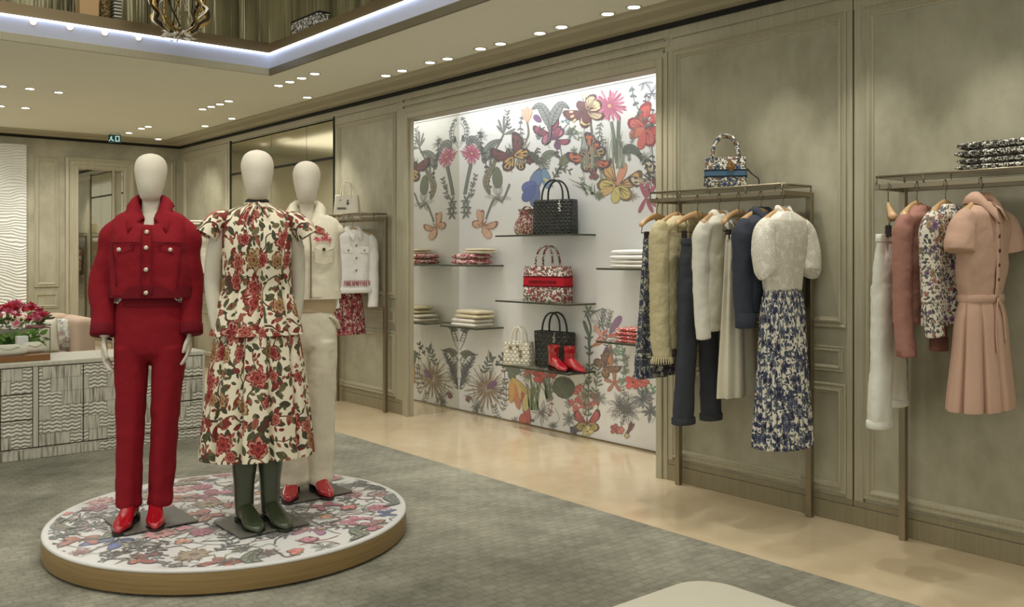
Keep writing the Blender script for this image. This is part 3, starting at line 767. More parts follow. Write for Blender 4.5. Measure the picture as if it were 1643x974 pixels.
P.blob(914, 246, 2.2, 24, 15, S(112, 116, 84), 0, .2, 10, INK, .7)
P.butterfly(947, 250, 34, -2.4, S(208, 112, 58), S(206, 176, 96), S(66, 36, 66), S(58, 34, 60)); P.butterfly(950, 256, 28, -.5, S(212, 106, 52), S(200, 150, 100), S(66, 36, 66), S(58, 34, 60)); P.flower(953, 281, 9, DRED, S(50, 20, 40))
P.grass(948, 312, 26, 30, 12, GR, -14); P.grass(966, 296, 46, 12, 8, S(160, 176, 140))
P.butterfly(990, 297, 40, -2.95 + pi / 2 + .2, S(216, 170, 110), S(214, 196, 112), S(112, 84, 50)); P.blob(990, 298, -1.2, 38, 15, S(222, 150, 116), 6, .5, 12, S(112, 84, 50), .9); P.blob(988, 300, 2.7, 34, 15, S(214, 178, 108), 6, .5, 12, S(112, 84, 50), .9); P.blob(990, 300, 1.7, 26, 17, S(214, 200, 120), 7, .4, 12, S(112, 84, 50), .9)
P.butterfly(1042, 288, 30, -2.4, S(222, 206, 168), S(206, 196, 186), S(66, 48, 66), S(60, 46, 60)); P.blob(1046, 290, .2, 22, 20, DRED, 6, .4, 10, S(50, 20, 30), .8)
P.next()
for a in (-1.9, -1.4, -.9, 2.0, 1.1, .6): P.blob(1036, 318, a, 26, 7, ROSE, 0, .5, 10, S(150, 30, 80), .6)
# --- lower band
P.fern([(735, 562), (739, 545), (746, 530), (757, 526)], 13, S(104, 110, 100), INK)
P.fern([(735, 592), (740, 575), (750, 567), (762, 570)], 13, S(116, 120, 104), INK)
for i in range(7): P.sprig([(736, 628), (740 + i * 2, 610 - i * 3), (744 + i * 3.2, 592 - i * 4)], S(84, 88, 96), 6, 2.2, 6, .9)
P.sprig([(735.5, 660), (735.4, 620), (735.5, 560)], INK, 6, 3, 9, 1.6); P.stem([(735.3, 525), (735.3, 600), (735.3, 658)], 1.3, INK)
P.outline(743, 590, 14, 7, S(110, 114, 120), .8); P.flower(752, 640, 5, DRED, INK)
P.spiky(783, 624, 39, S(158, 136, 108), S(112, 92, 74)); P.blob(782, 622, -.5, 18, 12, PUR, 6, .3, 10); P.sprig([(775, 600), (782, 584), (790, 572)], S(84, 100, 92), 9, 4, 6); P.sprig([(800, 640), (810, 610), (806, 575)], INK, 6, 3, 8); P.sprig([(806, 660), (812, 640), (812, 615)], GREY, 8, 3, 6); P.sprig([(796, 588), (804, 576), (808, 570)], INK, 7, 4, 3)
P.outline(766, 652, 14, 8, GREY, .7)
P.blob(812, 588, .4, 24, 18, S(84, 100, 76), 0, .2, 12, INK, .7); P.blob(818, 594, 1.2, 18, 12, S(92, 108, 78), 2, .2, 12, INK, .7)
P.next()
for a, l, c in ((1.1, 46, YEL), (1.35, 52, ORG), (1.6, 40, S(214, 160, 70)), (.8, 40, S(208, 178, 96))): P.blob(822, 606, a, l, 11, c, 0, .3, 12, S(120, 60, 40), .8)
P.blob(838, 628, 1.35, 54, 11, RED, 3, .2, 12, DRED, .8); P.blob(850, 625, 1.8, 36, 14, YEL, 4, .2, 12, BRN, .8); P.blob(839, 664, 1.5, 18, 14, S(200, 84, 66), 5, .2, 10, DRED, .8); P.blob(850, 674, .1, 8, 5, INK, 5, .2, 8)
P.grass(858, 658, 70, 34, 20, S(118, 140, 96)); P.grass(880, 640, 44, 20, 12, S(100, 124, 84))
P.flower(866, 603, 13, S(196, 70, 64), DRED); P.flower(885, 600, 9, RED, DRED); P.flower(848, 598, 8, S(206, 110, 90), DRED)
P.outline(870, 662, 20, 8, S(110, 108, 100), .9); P.sprig([(880, 670), (886, 650), (882, 630)], S(150, 110, 96), 6, 3, 5)
P.next(); P.blob(893, 608, .85, 36, 34, S(72, 88, 66), 0, .1, 14, INK, .9); P.blob(886, 622, 0, 30, 26, S(80, 96, 72), 2, .1, 12, INK, .6); P.stroke([(890, 606), (900, 622), (912, 640)], .8, S(120, 136, 108), 4)
P.sprig([(945, 668), (944, 630), (946, 588), (944, 540)], S(86, 104, 80), 9, 3.5, 12, 2); P.sprig([(952, 640), (958, 615), (960, 592)], S(92, 110, 84), 10, 3, 8)
for (fx, fy) in ((926, 628), (928, 642), (917, 646), (924, 655), (936, 650), (953, 636), (957, 645), (949, 650), (930, 622)): P.flower(fx, fy, 6, S(206, 96, 96), DRED)
P.outline(914, 672, 15, 8, GREY, .8); P.outline(962, 640, 17, 7, S(120, 124, 118), .8)
P.butterfly(942, 680, 26, -1.57, S(204, 82, 84), S(190, 176, 90), S(90, 30, 36)); P.flower(922, 690, 8, S(72, 66, 80), INK); P.flower(943, 692, 9, YEL, BRN)
P.stem([(947, 568), (946, 545), (948, 525), (940, 502)], 1.4, S(96, 104, 92), INK); P.outline(944, 500, 12, 6, S(116, 124, 116), .9, S(170, 176, 168))
for i in range(5): P.stem([(948, 506), (954 + i * 4, 500 - i), (960 + i * 6, 512 + i * 4), (962 + i * 7, 528 + i * 2)], .9, GREY)
P.blob(948, 548, -1.9, 36, 7, S(96, 116, 88), 0, .6, 10, INK, .6); P.blob(950, 556, -.5, 24, 9, ORG, 3, .6, 10, RED, .8); P.blob(955, 548, -.75, 28, 6, S(206, 84, 66), 5, .6, 10)
P.outline(966, 522, 22, 5, S(130, 132, 130), .9); P.blob(978, 536, -1.0, 34, 13, S(150, 110, 150), 2, .5, 12, PUR, .9); P.blob(968, 542, -2.2, 24, 9, S(226, 170, 150), 2, .5, 12, RED, .8); P.blob(972, 540, -.1, 26, 8, S(214, 96, 84), 4, .5, 12, RED, .8)
P.blob(974, 556, 1.75, 34, 12, PUR, 0, .4, 12, S(70, 40, 70), .8); P.blob(980, 552, 1.6, 38, 9, S(206, 130, 80), 2, .4, 12, BRN, .7)
P.butterfly(970, 588, 24, -.6, S(150, 110, 82), S(178, 140, 104), S(76, 52, 42), S(100, 70, 50))
P.next()
for i in range(5): P.blob(986, 614, 2 * pi * i / 5 - .3, 17, 7, S(184, 118, 92), 0, .6, 10, S(96, 56, 44), .8)
P.sprig([(998, 618), (1002, 590), (998, 560), (1003, 530)], S(110, 150, 122), 8, 3.2, 10); P.sprig([(988, 572), (992, 555), (986, 540)], S(120, 156, 130), 7, 3, 6)
P.flower(1016, 613, 14, S(214, 84, 72), DRED); P.flower(1034, 614, 8, S(214, 92, 84), DRED); P.stem([(1010, 606), (1026, 612), (1044, 616)], 1.5, RED); P.sprig([(1030, 635), (1044, 622), (1052, 628)], S(110, 160, 120), 7, 4, 5)
for q in range(3): P.outline(994 + q * 7, 650 + q * 4, 28, 9, S(90, 88, 92), .8)
P.outline(1032, 640, 22, 9, S(84, 90, 100), 1.0, S(150, 154, 160)); P.outline(1044, 660, 18, 8, S(88, 92, 100), 1.0, S(140, 146, 150)); P.flower(988, 688, 9, S(160, 66, 70), DRED); P.flower(996, 690, 6, S(200, 110, 100), DRED)
P.blob(1002, 700, -.9, 26, 6, BRN, 0, .5, 10, INK, .6); P.blob(1008, 696, -1.3, 20, 6, DRED, 2, .5, 10, INK, .6); P.flower(1006, 699, 4, YEL, BRN)
P.sprig([(994, 690), (1002, 670), (998, 655)], INK, 6, 2, 5)
random.seed(31)
for (x0, x1, y0, y1, n) in ((768, 1046, 205, 318, 34), (745, 1046, 590, 690, 40), (955, 1010, 520, 600, 10)):
    for i in range(n):
        x, y = random.uniform(x0, x1), random.uniform(y0, y1); l = random.uniform(16, 34); dx = random.uniform(-9, 9)
        if y0 < 300 and 842 < x < 930 and y > 290: continue
        c_ = random.choice((INK, GREY, GREY, S(120, 130, 108), S(150, 130, 110)))
        if i % 3 == 0: P.outline(x, y, random.uniform(7, 13), 8, c_, .55)
        elif i % 3 == 1: P.sprig([(x, y), (x + dx * .6, y - l * .5), (x + dx, y - l)], c_, random.uniform(4, 7), 2, 6, .7)
        else: P.stem([(x, y), (x + dx * 1.2, y - l * .5), (x + dx * .4, y - l * 1.2)], .7, c_)
P.mb.build('mural', M_PRINT, NICHE)
# ------------------------------------------------------------------ round podium
PC = Vector((1.961, 4.637, 0)); PR = .900; PZ = .1265
pod = thing('display_podium', 'low round wooden podium with a flower printed white top carrying three mannequins', 'podium', (PC.x, PC.y, .008))
def oak():
    t = NT('pale_oak'); co = t.coord()
    g = t.noise(t.vm('MULTIPLY', co, (2.0, 2.0, 60)), 1.5, 4.0)
    t.base(t.ramp(g, [(.3, S(140, 114, 70)), (.7, S(160, 132, 86))])); t.b.inputs['Roughness'].default_value = .5
    return t.m
M_OAK = oak()
mb = MB(); mb.lathe([(PR - .03, .012), (PR, .012), (PR, PZ - .022), (PR - .012, PZ - .022)], 128, cap=False); mb.build('rim', M_OAK, pod, True, bevel=.002)
mb = MB(); mb.lathe([(PR - .035, 0), (PR - .035, .02)], 96); mb.build('shadow_plinth', M_DARK, pod)
mb = MB(); mb.lathe([(PR - .002, PZ - .022), (PR + .001, PZ - .018), (PR - .002, PZ - .0085), (PR - .01, PZ - .008)], 128); ptop = mb.build('podium_top', M_WHITE, pod, True)
Q = Print(lambda x, y: Vector((x * .01, -y * .01, PZ - .008)), (0, 0, 1), ok=lambda p: p.x * p.x + p.y * p.y < (PR - .03) ** 2, tint=.22, clamp=lambda p: p if p.x * p.x + p.y * p.y < (PR - .03) ** 2 else Vector((p.x * (PR - .03) / math.hypot(p.x, p.y), p.y * (PR - .03) / math.hypot(p.x, p.y), p.z)))
rs = random.getstate(); random.seed(5)
def loc_(px, py):
    v = at_Z(px, py, PZ) - PC; return v.x * 100, -v.y * 100
spots_ = []
def rnd_pt(mind):
    for _ in range(60):
        a = random.uniform(0, 2 * pi); r = sqrt(random.random()) * 87
        x, y = r * cos(a), r * sin(a)
        if all((x - u) ** 2 + (y - v) ** 2 > mind * mind for u, v in spots_): break
    spots_.append((x, y)); return x, y
for (px, py, sz, rot, c1, c2, dk) in ((180, 868, 15, 2.6, S(70, 110, 190), BLUE, S(30, 44, 90)), (618, 824, 9, .4, BLUE, S(60, 90, 170), S(30, 40, 80)), (335, 794, 17, 1.0, PINK, ROSE, S(120, 40, 70)),
        (130, 866, 13, 2.0, S(200, 110, 90), ORG, DRED), (225, 897, 11, .5, S(170, 70, 50), ORG, DRED), (330, 826, 15, 2.9, S(206, 130, 90), S(196, 106, 86), DRED), (598, 845, 12, .2, S(206, 120, 110), PINK, DRED), (520, 812, 11, 1.4, ROSE, S(200, 90, 110), S(110, 30, 60)), (500, 850, 12, 2.3, S(190, 110, 140), S(220, 170, 120), PUR), (360, 902, 12, 2.6, S(200, 84, 76), RED, DRED), (565, 835, 11, 1.1, PINK, S(226, 150, 160), ROSE), (290, 800, 12, .4, S(206, 170, 150), ORG, DRED)):
    x, y = loc_(px, py); spots_.append((x, y)); Q.butterfly(x, y, sz * .85, rot, c1, c2, dk)
for i in range(95):
    x, y = rnd_pt(11.5); a = random.uniform(0, 6.28); l = random.uniform(10, 18)
    k = random.choice((0, 0, 0, 1, 2, 3, 3, 4, 5))
    e = [(x + cos(a) * l * t_ + sin(a) * 3 * sin(t_ * 4), y + sin(a) * l * t_ - cos(a) * 3 * sin(t_ * 4)) for t_ in (-1, -.3, .4, 1)]
    if k == 0: Q.outline(x, y, random.uniform(6, 10), 9, random.choice((INK, GREY, S(110, 84, 84), S(150, 90, 90))), .5, random.choice((None, None, S(226, 214, 196), S(222, 190, 190), S(206, 212, 200))))
    elif k == 1: Q.fern(e, 6, random.choice((S(140, 150, 110), S(170, 160, 110), S(120, 130, 120))), INK)
    elif k == 2: Q.spiky(x, y, 9, random.choice((TAN, S(214, 150, 150))), BRN)
    elif k == 3: Q.sprig(e, random.choice((INK, DG, GREY)), 5, 2, 8, .8)
    elif k == 4: Q.flower(x, y, 4.2, random.choice((S(220, 150, 120), PINK, YEL, S(216, 110, 100))), random.choice((DRED, BRN)))
    else: Q.gerbera(x, y, 6.5, random.choice((PINK, PEA)), ROSE, S(120, 40, 70))
for i in range(230):
    a = random.uniform(0, 6.28); r = sqrt(random.random()) * 87; x, y = r * cos(a), r * sin(a); a = random.uniform(0, 6.28); l = random.uniform(6, 14)
    Q.stem([(x + cos(a) * l * t_ + sin(a) * 2.5 * sin(t_ * 5 + i), y + sin(a) * l * t_ - cos(a) * 2.5 * sin(t_ * 5 + i)) for t_ in (-1, -.4, .2, 1)], random.choice((.5, .8, .9)), random.choice((INK, S(110, 84, 74), GREY, S(150, 90, 84), S(130, 140, 100))))
random.setstate(rs)
Q.mb.build('flower_print', M_PRINT, ptop)
# ------------------------------------------------------------------ niche shelves and the goods on them
def shelfglass():
    t = NT('shelf_glass'); t.base(S(206, 214, 206)); b = t.b
    b.inputs['Roughness'].default_value = .03; b.inputs['Transmission Weight'].default_value = .9; b.inputs['IOR'].default_value = 1.1
    return t.m
M_GLASS = shelfglass()
M_EDGE = mat('glass_edge', S(70, 72, 62), .25, var=.05)
SX = 4.9
def shelf(y0, y1, z, label, edge=True):
    t = thing('glass_shelf', label, 'shelf', (NX, (y0 + y1) / 2, z), 0, 'glass shelves on the flowered niche wall')
    hw = (y1 - y0) / 2
    mb = MB(); mb.box(SX - NX, -.001, -hw, hw, -.012, 0); mb.build('shelf_plate', M_GLASS, t)
    mb = MB(); mb.box(SX - NX - .004, SX - NX, -hw, hw, -.013, .001)
    if edge: mb.box(SX - NX - .004, -.001, -hw - .003, -hw, -.013, .001)
    mb.build('polished_edge', M_EDGE, t)
    return t
shelf(5.2, 6.1, 1.64, 'topmost glass shelf carrying a black quilted tote and a small floral pouch')
shelf(5.2, 6.1, 1.09, 'middle glass shelf carrying the white tote with a wide red band')
shelf(5.2, 6.1, .55, 'lowest glass shelf carrying two bags and red ankle boots')
shelf(6.36, 6.91, 1.385, 'upper glass shelf by the mirrored corner under red printed folded cloth')
shelf(6.36, 6.91, .83, 'lower glass shelf by the mirrored corner under folded cream knits')
shelf(4.30, 4.89, 1.376, 'glass shelf under folded white knits beside the blue flowered skirt')
shelf(4.30, 4.89, .83, 'glass shelf under red striped folded cloth beside the blue flowered skirt')
def folded(y, z, w, d, h, m, label, x=5.05, group=None, rz=0):
    t = thing('folded_garment', label, 'folded garment', (x, y, z), rz, group)
    for k in range(2):
        mb = MB(); h0 = h * .5 * k; rings = []
        ww = w * (1 - .03 * k); dd = d * (1 - .04 * k)
        for j in range(25):
            s_ = -1 + 2 * j / 24
            e = (1 - abs(s_) ** 6) ** .5 if abs(s_) < 1 else 0
            e = max(e, .12)
            ring = []
            for i in range(28):
                a = 2 * pi * i / 28
                c_, q_ = cos(a), sin(a)
                xx = dd / 2 * math.copysign(abs(c_) ** .4, c_) * (.9 + .1 * e); zz = h0 + h * .25 + h * .26 * math.copysign(abs(q_) ** .7, q_) * e * (1 + .06 * sin(7 * s_ + k))
                ring.append((xx, s_ * ww / 2, max(zz, .001)))
            rings.append(ring)
        mb.loft(rings, True, True)
        mb.build('fold_layer', m, t, True)
    return t
W_ = S(238, 234, 224)
F_RED = floral('red_toile', W_, [S(176, 44, 66), S(150, 30, 50), S(196, 90, 100)], [S(176, 60, 76), S(206, 150, 140), S(130, 60, 60)], S(170, 60, 70), 22, .5, .05, 2.0, .2)
M_CREAM = fabric('cream_knit', S(222, 210, 180), .05, .5)
M_CREAMW = fabric('white_knit', S(236, 230, 218), .04, .5)
folded(6.62, 1.386, .34, .24, .10, F_RED, 'red and white printed folded cloth on a glass shelf by the corner', x=5.04)
folded(6.52, 1.488, .26, .2, .045, M_CREAM, 'cream folded knit lying over the red printed folded cloth', x=5.06)
folded(6.60, .831, .36, .24, .075, M_CREAMW, 'off white folded knit at the bottom of the cream pile', x=5.03)
folded(6.56, .908, .34, .22, .075, M_CREAM, 'cream folded knit on top of the pile on the corner shelf', x=5.03)
folded(4.60, 1.377, .38, .24, .06, M_CREAMW, 'white folded knit at the bottom of the pair beside the skirt', x=5.04)
folded(4.61, 1.438, .36, .24, .075, fabric('bright_white_knit', S(246, 244, 240), .03, .5), 'bright white folded knit on top of the pair beside the skirt', x=5.04)
F_STR = floral('red_scrawl', W_, [RED, S(190, 60, 60)], [S(200, 80, 76), S(214, 120, 110)], S(190, 70, 66), 30, .5, .1, 1.6, .1, .05)
folded(4.56, .831, .36, .22, .055, F_STR, 'red and white scrawled folded cloth, lower of two', x=5.02)
folded(4.56, .887, .34, .22, .055, F_STR, 'red and white scrawled folded cloth, upper of two', x=5.02)
# bags --------------------------------------------------------------
def leather(name, c, quilt=0.0, rough=.35, perf=False):
    t = NT(name); uv = t.coord('UV')
    t.base(c); t.b.inputs['Roughness'].default_value = rough
    if quilt:
        sp = t.n('ShaderNodeSeparateXYZ'); t.put(sp.inputs[0], t.vm('SCALE', uv, quilt))
        h = None
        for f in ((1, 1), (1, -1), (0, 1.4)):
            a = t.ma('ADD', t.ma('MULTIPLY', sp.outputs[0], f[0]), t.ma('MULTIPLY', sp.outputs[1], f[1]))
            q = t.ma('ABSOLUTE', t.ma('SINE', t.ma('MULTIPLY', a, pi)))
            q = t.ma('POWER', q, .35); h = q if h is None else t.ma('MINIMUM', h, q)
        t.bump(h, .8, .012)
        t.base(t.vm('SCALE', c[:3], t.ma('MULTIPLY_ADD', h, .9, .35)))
    if perf:
        pass
    return t.m
M_SILV = mat('charm_silver', S(214, 208, 190), .2, .9)
def bagbody(mb, w, d, h, flare=0.0, n=40, p=7.0, top=True):
    """w along x, d along y; flare > 0 widens upward"""
    ks = [(.0, .96), (.012, 1.0), (.3, 1.0), (.6, 1.0), (.94, 1.0), (1.0, .985)]
    rings = []
    for f, k in ks:
        s_ = k * (1 + flare * (f - .5)); rings.append(oval(0, 0, f * h, w / 2 * s_, d / 2 * k * (1 - .25 * f), n, p))
    rings.append(oval(0, 0, h, w / 2 * .93 * (1 + flare * .5), d / 2 * .6, n, p)); rings.append(oval(0, 0, h - .03, w / 2 * .9 * (1 + flare * .5), d / 2 * .5, n, p))
    mb.loft(rings, True, True)
def handle(mb, w, hh, y, z0, r=.007, lean=0.0):
    pts = []
    for i in range(15):
        a = pi * i / 14
        pts.append((-cos(a) * w / 2 * (1 + .12 * sin(a)), y + lean * sin(a), z0 - .03 + (hh + .03) * sin(a) ** .8))
    mb.tube(pts, r, 8)
def bag(name, label, cat, loc, rz, w, d, h, mbody, mhandle, hw, hh, flare=0.0, r=.007, group=None):
    t = thing(name, label, cat, loc, rz, group)
    mb = MB(); bagbody(mb, w, d, h, flare); mb.build('bag_body', mbody, t, True)
    for sg in (-1, 1):
        mb = MB(); handle(mb, hw, hh, sg * d * .34, h, r, -sg * d * .12); mb.build('handle', mhandle, t, True)
    return t
RZN = radians(-90)    # a bag whose front looks into the room from the niche
M_BLK = leather('black_quilted_leather', S(46, 48, 42), 26, .3); M_BLKP = mat('black_leather', S(44, 45, 40), .35, var=.1, vs=20)
def charm(t, w, d, h, letters=4):
    mb = MB(); mb.tube([(w * .22, -d * .42, h + .0), (w * .23, -d * .5 - .008, h - .03)], .004, 6)
    for k in range(letters):
        mb.lathe([(.011, h - .035 - k * .018), (.013, h - .041 - k * .018), (.010, h - .047 - k * .018)], 10, (w * .23 + (k % 2) * .006, -d * .5 - .006)); 
    mb.build('charm', M_SILV, t, True)
b1 = bag('tote_bag', 'black quilted tote with two arched handles on the topmost niche shelf', 'bag', (5.04, 5.50, 1.6415), RZN + .35, .36, .17, .28, M_BLK, M_BLKP, .19, .16, .02, .008)
charm(b1, .36, .17, .28)
F_POUCH = floral('pouch_print', S(228, 212, 196), [S(150, 60, 80), S(110, 60, 50), S(190, 120, 130)], [S(110, 84, 60), S(130, 70, 70), S(150, 120, 90)], S(110, 60, 50), 30, .5, .1, 1.9, .1)
t = thing('pouch_bag', 'small floral drawstring pouch beside the black quilted tote', 'bag', (5.02, 5.83, 1.6415), RZN); t.scale = (1.25, 1.15, 1.2)
mb = MB(); shell(mb, [(.0, .085, .05, 0, 0), (.03, .105, .06, 0, 0), (.09, .095, .055, 0, 0), (.13, .06, .04, 0, 0), (.15, .045, .03, 0, 0), (.18, .07, .045, 0, 0)], 20, 48, 2.4, (14, .008, 0)); mb.build('bag_body', F_POUCH, t, True)
mb = MB(); handle(mb, .12, .07, 0, .13, .006); mb.build('handle', F_POUCH, t, True)
mb = MB(); mb.tube([(-.045, -.035, .148), (0, -.04, .15), (.045, -.035, .148), (.06, -.05, .11)], .004, 6); mb.build('drawstring', mat('rose_cord', S(170, 70, 100), .6, var=.1), t, True)
F_TOTE = floral('tote_red_print', W_, [S(176, 70, 74), S(140, 60, 60), S(196, 110, 104)], [S(84, 84, 66), S(150, 80, 80), S(110, 96, 80)], S(110, 76, 70), 20, .5, .1, 1.9, .15)
b2 = bag('book_tote', 'white floral tote with a wide red band on the middle niche shelf', 'bag', (5.03, 5.58, 1.0915), RZN + .22, .42, .17, .29, F_TOTE, F_TOTE, .17, .165, .02, .009)
mb = MB(); rr = [oval(0, 0, z, .2115, .0875 * (1 - .25 * z / .29), 40, 7.0) for z in (.125, .13, .205, .21)]
mb.loft(rr, False, False); bd = mb.build('band', fabric('red_band', S(186, 32, 44), .08), b2, True)
mb = MB()
for z in (.122, .198): mb.loft([oval(0, 0, z + e, .2125, .0885 * (1 - .25 * z / .29), 40, 7.0) for e in (0, .014)], False, False)
mb.build('band_edge', fabric('dark_red_band', S(112, 26, 36), .1), bd, True)
def text(body, name, m, parent, loc, rot, size, ext=.0004):
    cu = bpy.data.curves.new(name, 'FONT'); cu.body = body; cu.size = size; cu.align_x = 'CENTER'; cu.extrude = ext
    cu.materials.append(m)
    tmp = bpy.data.objects.new('tmp_text', cu); COL.objects.link(tmp); dg = bpy.context.evaluated_depsgraph_get(); dg.update()
    me = bpy.data.meshes.new_from_object(tmp.evaluated_get(dg)); bpy.data.objects.remove(tmp); bpy.data.curves.remove(cu)
    o = bpy.data.objects.new(name, me); COL.objects.link(o); o.parent = parent; o.location = loc; o.rotation_euler = rot
    return o
text('CHRISTIAN DIOR', 'lettering', mat('wine_thread', S(104, 18, 30), .7, var=.1), bd, (0, -.0785, .152), (radians(90), 0, 0), .036, .002)
M_WPERF = leather('white_cannage', S(232, 226, 208), 22, .4)
b3 = bag('handbag', 'small white quilted handbag beside the black tote on the lowest niche shelf', 'bag', (4.968, 5.87, .5515), RZN + .3, .26, .12, .2, M_WPERF, mat('white_leather', S(230, 224, 206), .4, var=.04), .11, .12, -.12, .008)
mb = MB()
for k, (x, z) in enumerate(((.02, .16), (.05, .12), (-.05, .15), (.06, .07))): mb.lathe([(.012, -.0), (.014, .004), (.006, .008)], 12, (0, 0)); 
mb = MB()
for x, z in ((.02, .165), (.045, .125), (-.05, .15), (.05, .085)):
    mb.tube([(x, -.055, z), (x, -.066, z)], .013, 12)
mb.build('charm', mat('aged_gold', S(150, 130, 84), .35, .7, var=.1), b3, True)
M_BLK2 = leather('black_embossed_leather', S(50, 52, 46), 18, .22)
b4 = bag('tote_bag', 'black embossed tote behind red ankle boots on the lowest niche shelf', 'bag', (5.095, 5.57, .5515), RZN + .12, .36, .14, .295, M_BLK2, M_BLKP, .19, .155, .16, .008)
charm(b4, .28, .15, .295, 3)
# ------------------------------------------------------------------ boots and shoes
def foot_rings(mb, L, w, hh, toe=.5, z0=0.0, x=0.0, heelh=0.0, rot=0.0, org=(0, 0), point=1.0):
    """shoe upper from heel (+y) to toe (-y)"""
    c, s_ = cos(rot), sin(rot); rings = []
    keys = [(.0, .55, .75), (.06, .74, .95), (.2, .8, 1.0), (.4, .78, .86), (.58, .92, .62), (.72, 1.0, .46), (.86, .84 * (1 - .2 * (point - 1)), .34), (.95, .55 * (1 - .3 * (point - 1)), .26), (1.0, .16, .14)]
    for f, kw, kh in interp(keys, 26):
        y = L * (.28 - f); zb = z0 + heelh * max(0, 1 - f / .62) ** 1.1
        ring = []
        for i in range(24):
            a = 2 * pi * i / 24; u, v = cos(a), sin(a)
            xx = w / 2 * kw * math.copysign(abs(u) ** .8, u); zz = zb + hh * kh * (.5 + .5 * math.copysign(abs(v) ** .75, v))
            ring.append((org[0] + c * xx - s_ * y, org[1] + s_ * xx + c * y, zz))
        rings.append(ring)
    mb.loft(rings)
def sole_rings(mb, L, w, t, rot, org, heelh, point=1.0):
    c, s_ = cos(rot), sin(rot)
    keys = [(.0, .6), (.08, .78), (.25, .76), (.4, .72), (.58, .92), (.72, 1.02), (.86, .86 * (1 - .2 * (point - 1))), (.96, .55 * (1 - .3 * (point - 1))), (1.01, .18)]
    for part in ('sole', 'heel'):
        if part == 'heel' and heelh < .01: continue
        rings = []
        for f, kw in interp(keys, 24):
            if part == 'heel' and f > .3: break
            y = L * (.28 - f); zt = heelh * max(0, 1 - f / .62) ** 1.1
            zb = zt if part == 'sole' else 0
            rings.append([(org[0] + c * xx - s_ * y, org[1] + s_ * xx + c * y, zz) for xx, zz in ((-w / 2 * kw * 1.04, zb), (w / 2 * kw * 1.04, zb), (w / 2 * kw * 1.04, zt + t), (-w / 2 * kw * 1.04, zt + t))])
        mb.loft(rings)
def boot(parent, m, msole, org, rot, L, w, shaft, heelh, name='boot', point=1.3, tilt=0.0, z=0.0):
    """shaft: list of (z, a, b, dy)"""
    mb = MB(); foot_rings(mb, L, w, .105, z0=.012, heelh=heelh, rot=rot, org=org, point=point)
    c, s_ = cos(rot), sin(rot)
    rows = interp([(zz, a, b, dy) for zz, a, b, dy in shaft], 16); rings = []
    for zz, a, b, dy in rows:
        ring = []
        for i in range(32):
            t = 2 * pi * i / 32; x, y = a * cos(t), b * sin(t) + dy
            ring.append((org[0] + c * x - s_ * y, org[1] + s_ * x + c * y, zz))
        rings.append(ring)
    mb.loft(rings, True, False)
    inner = [[((p[0] - org[0]) * .9 + org[0], (p[1] - org[1]) * .9 + org[1], p[2] - (.0 if k == 0 else .05)) for p in rings[-1]] for k in (0, 1)]
    mb.loft([rings[-1]] + inner, False, True)
    o = mb.build(name, m, parent, True)
    mb = MB(); sole_rings(mb, L, w, .014, rot, org, heelh, point); mb.build('sole', msole, o, False)
    return o
M_PATENT = mat('red_patent', S(176, 20, 34), .12, coat=1.0, var=.04)
M_SOLE = mat('dark_sole', S(44, 30, 28), .5, var=.1)
M_RUBBER = mat('green_rubber', S(66, 74, 52), .28, coat=.3, var=.05)
# ankle boots on the lowest shelf
for i, (x, y, r) in enumerate(((4.955, 5.41, -.2), (5.0, 5.27, -.1))):
    bt = thing('ankle_boot', ('glossy red ankle boot at the front corner of the lowest niche shelf', 'glossy red ankle boot leaning against the black embossed tote')[i], 'boot', (x, y, .5515), r, 'pair of red ankle boots on the niche shelf')
    boot(bt, M_PATENT, M_SOLE, (0, 0), 0, .235, .085, [(.06, .036, .045, .02), (.11, .038, .047, .022), (.16, .044, .052, .02), (.2, .05, .058, .015)], .02, 'boot_upper', 1.2)
# ------------------------------------------------------------------ mannequins
M_SKIN = mat('mannequin_linen', S(214, 206, 188), .75, var=.05, vs=30, bump=.15, bs=300)
M_PLATE = mat('plate_grey', S(112, 110, 100), .45, .3, var=.06)
def hand(mb, W, side, curl=.25, sc_=1.0, fwd=0.0):
    """hand hanging down from wrist W; palm in the y-z plane"""
    W = Vector(W)
    mb.tube([W + Vector((0, 0, .03)), W, W + Vector((0, -.005, -.035)), W + Vector((0, -.008, -.075)), W + Vector((0, -.008, -.092))], [.022, .023, .03, .036, .03], 14, flat=.42, up=(0, 1, 0))
    for k, (dy, l) in enumerate(((-.034, .078), (-.013, .088), (.008, .083), (.027, .064))):
        b = W + Vector((0, dy, -.085)); s2 = (k - 1.4) * .004
        inw = -side
        p = [b + Vector((0, 0, .012)), b, b + Vector((inw * l * .10, s2 + dy * .1, -l * .42)), b + Vector((inw * l * .28, s2 * 1.5 + dy * .12, -l * .75)), b + Vector((inw * l * .48, s2 * 2 + dy * .12, -l))]
        mb.tube(p, [.0095, .0095, .009, .0085, .0065], 10)
    b = W + Vector((0, -.026, -.03))
    mb.tube([b + Vector((0, .012, .012)), b, b + Vector((-side * .012, -.024, -.03)), b + Vector((-side * .02, -.03, -.06)), b + Vector((-side * .024, -.03, -.074))], [.012, .012, .0105, .0095, .007], 10)
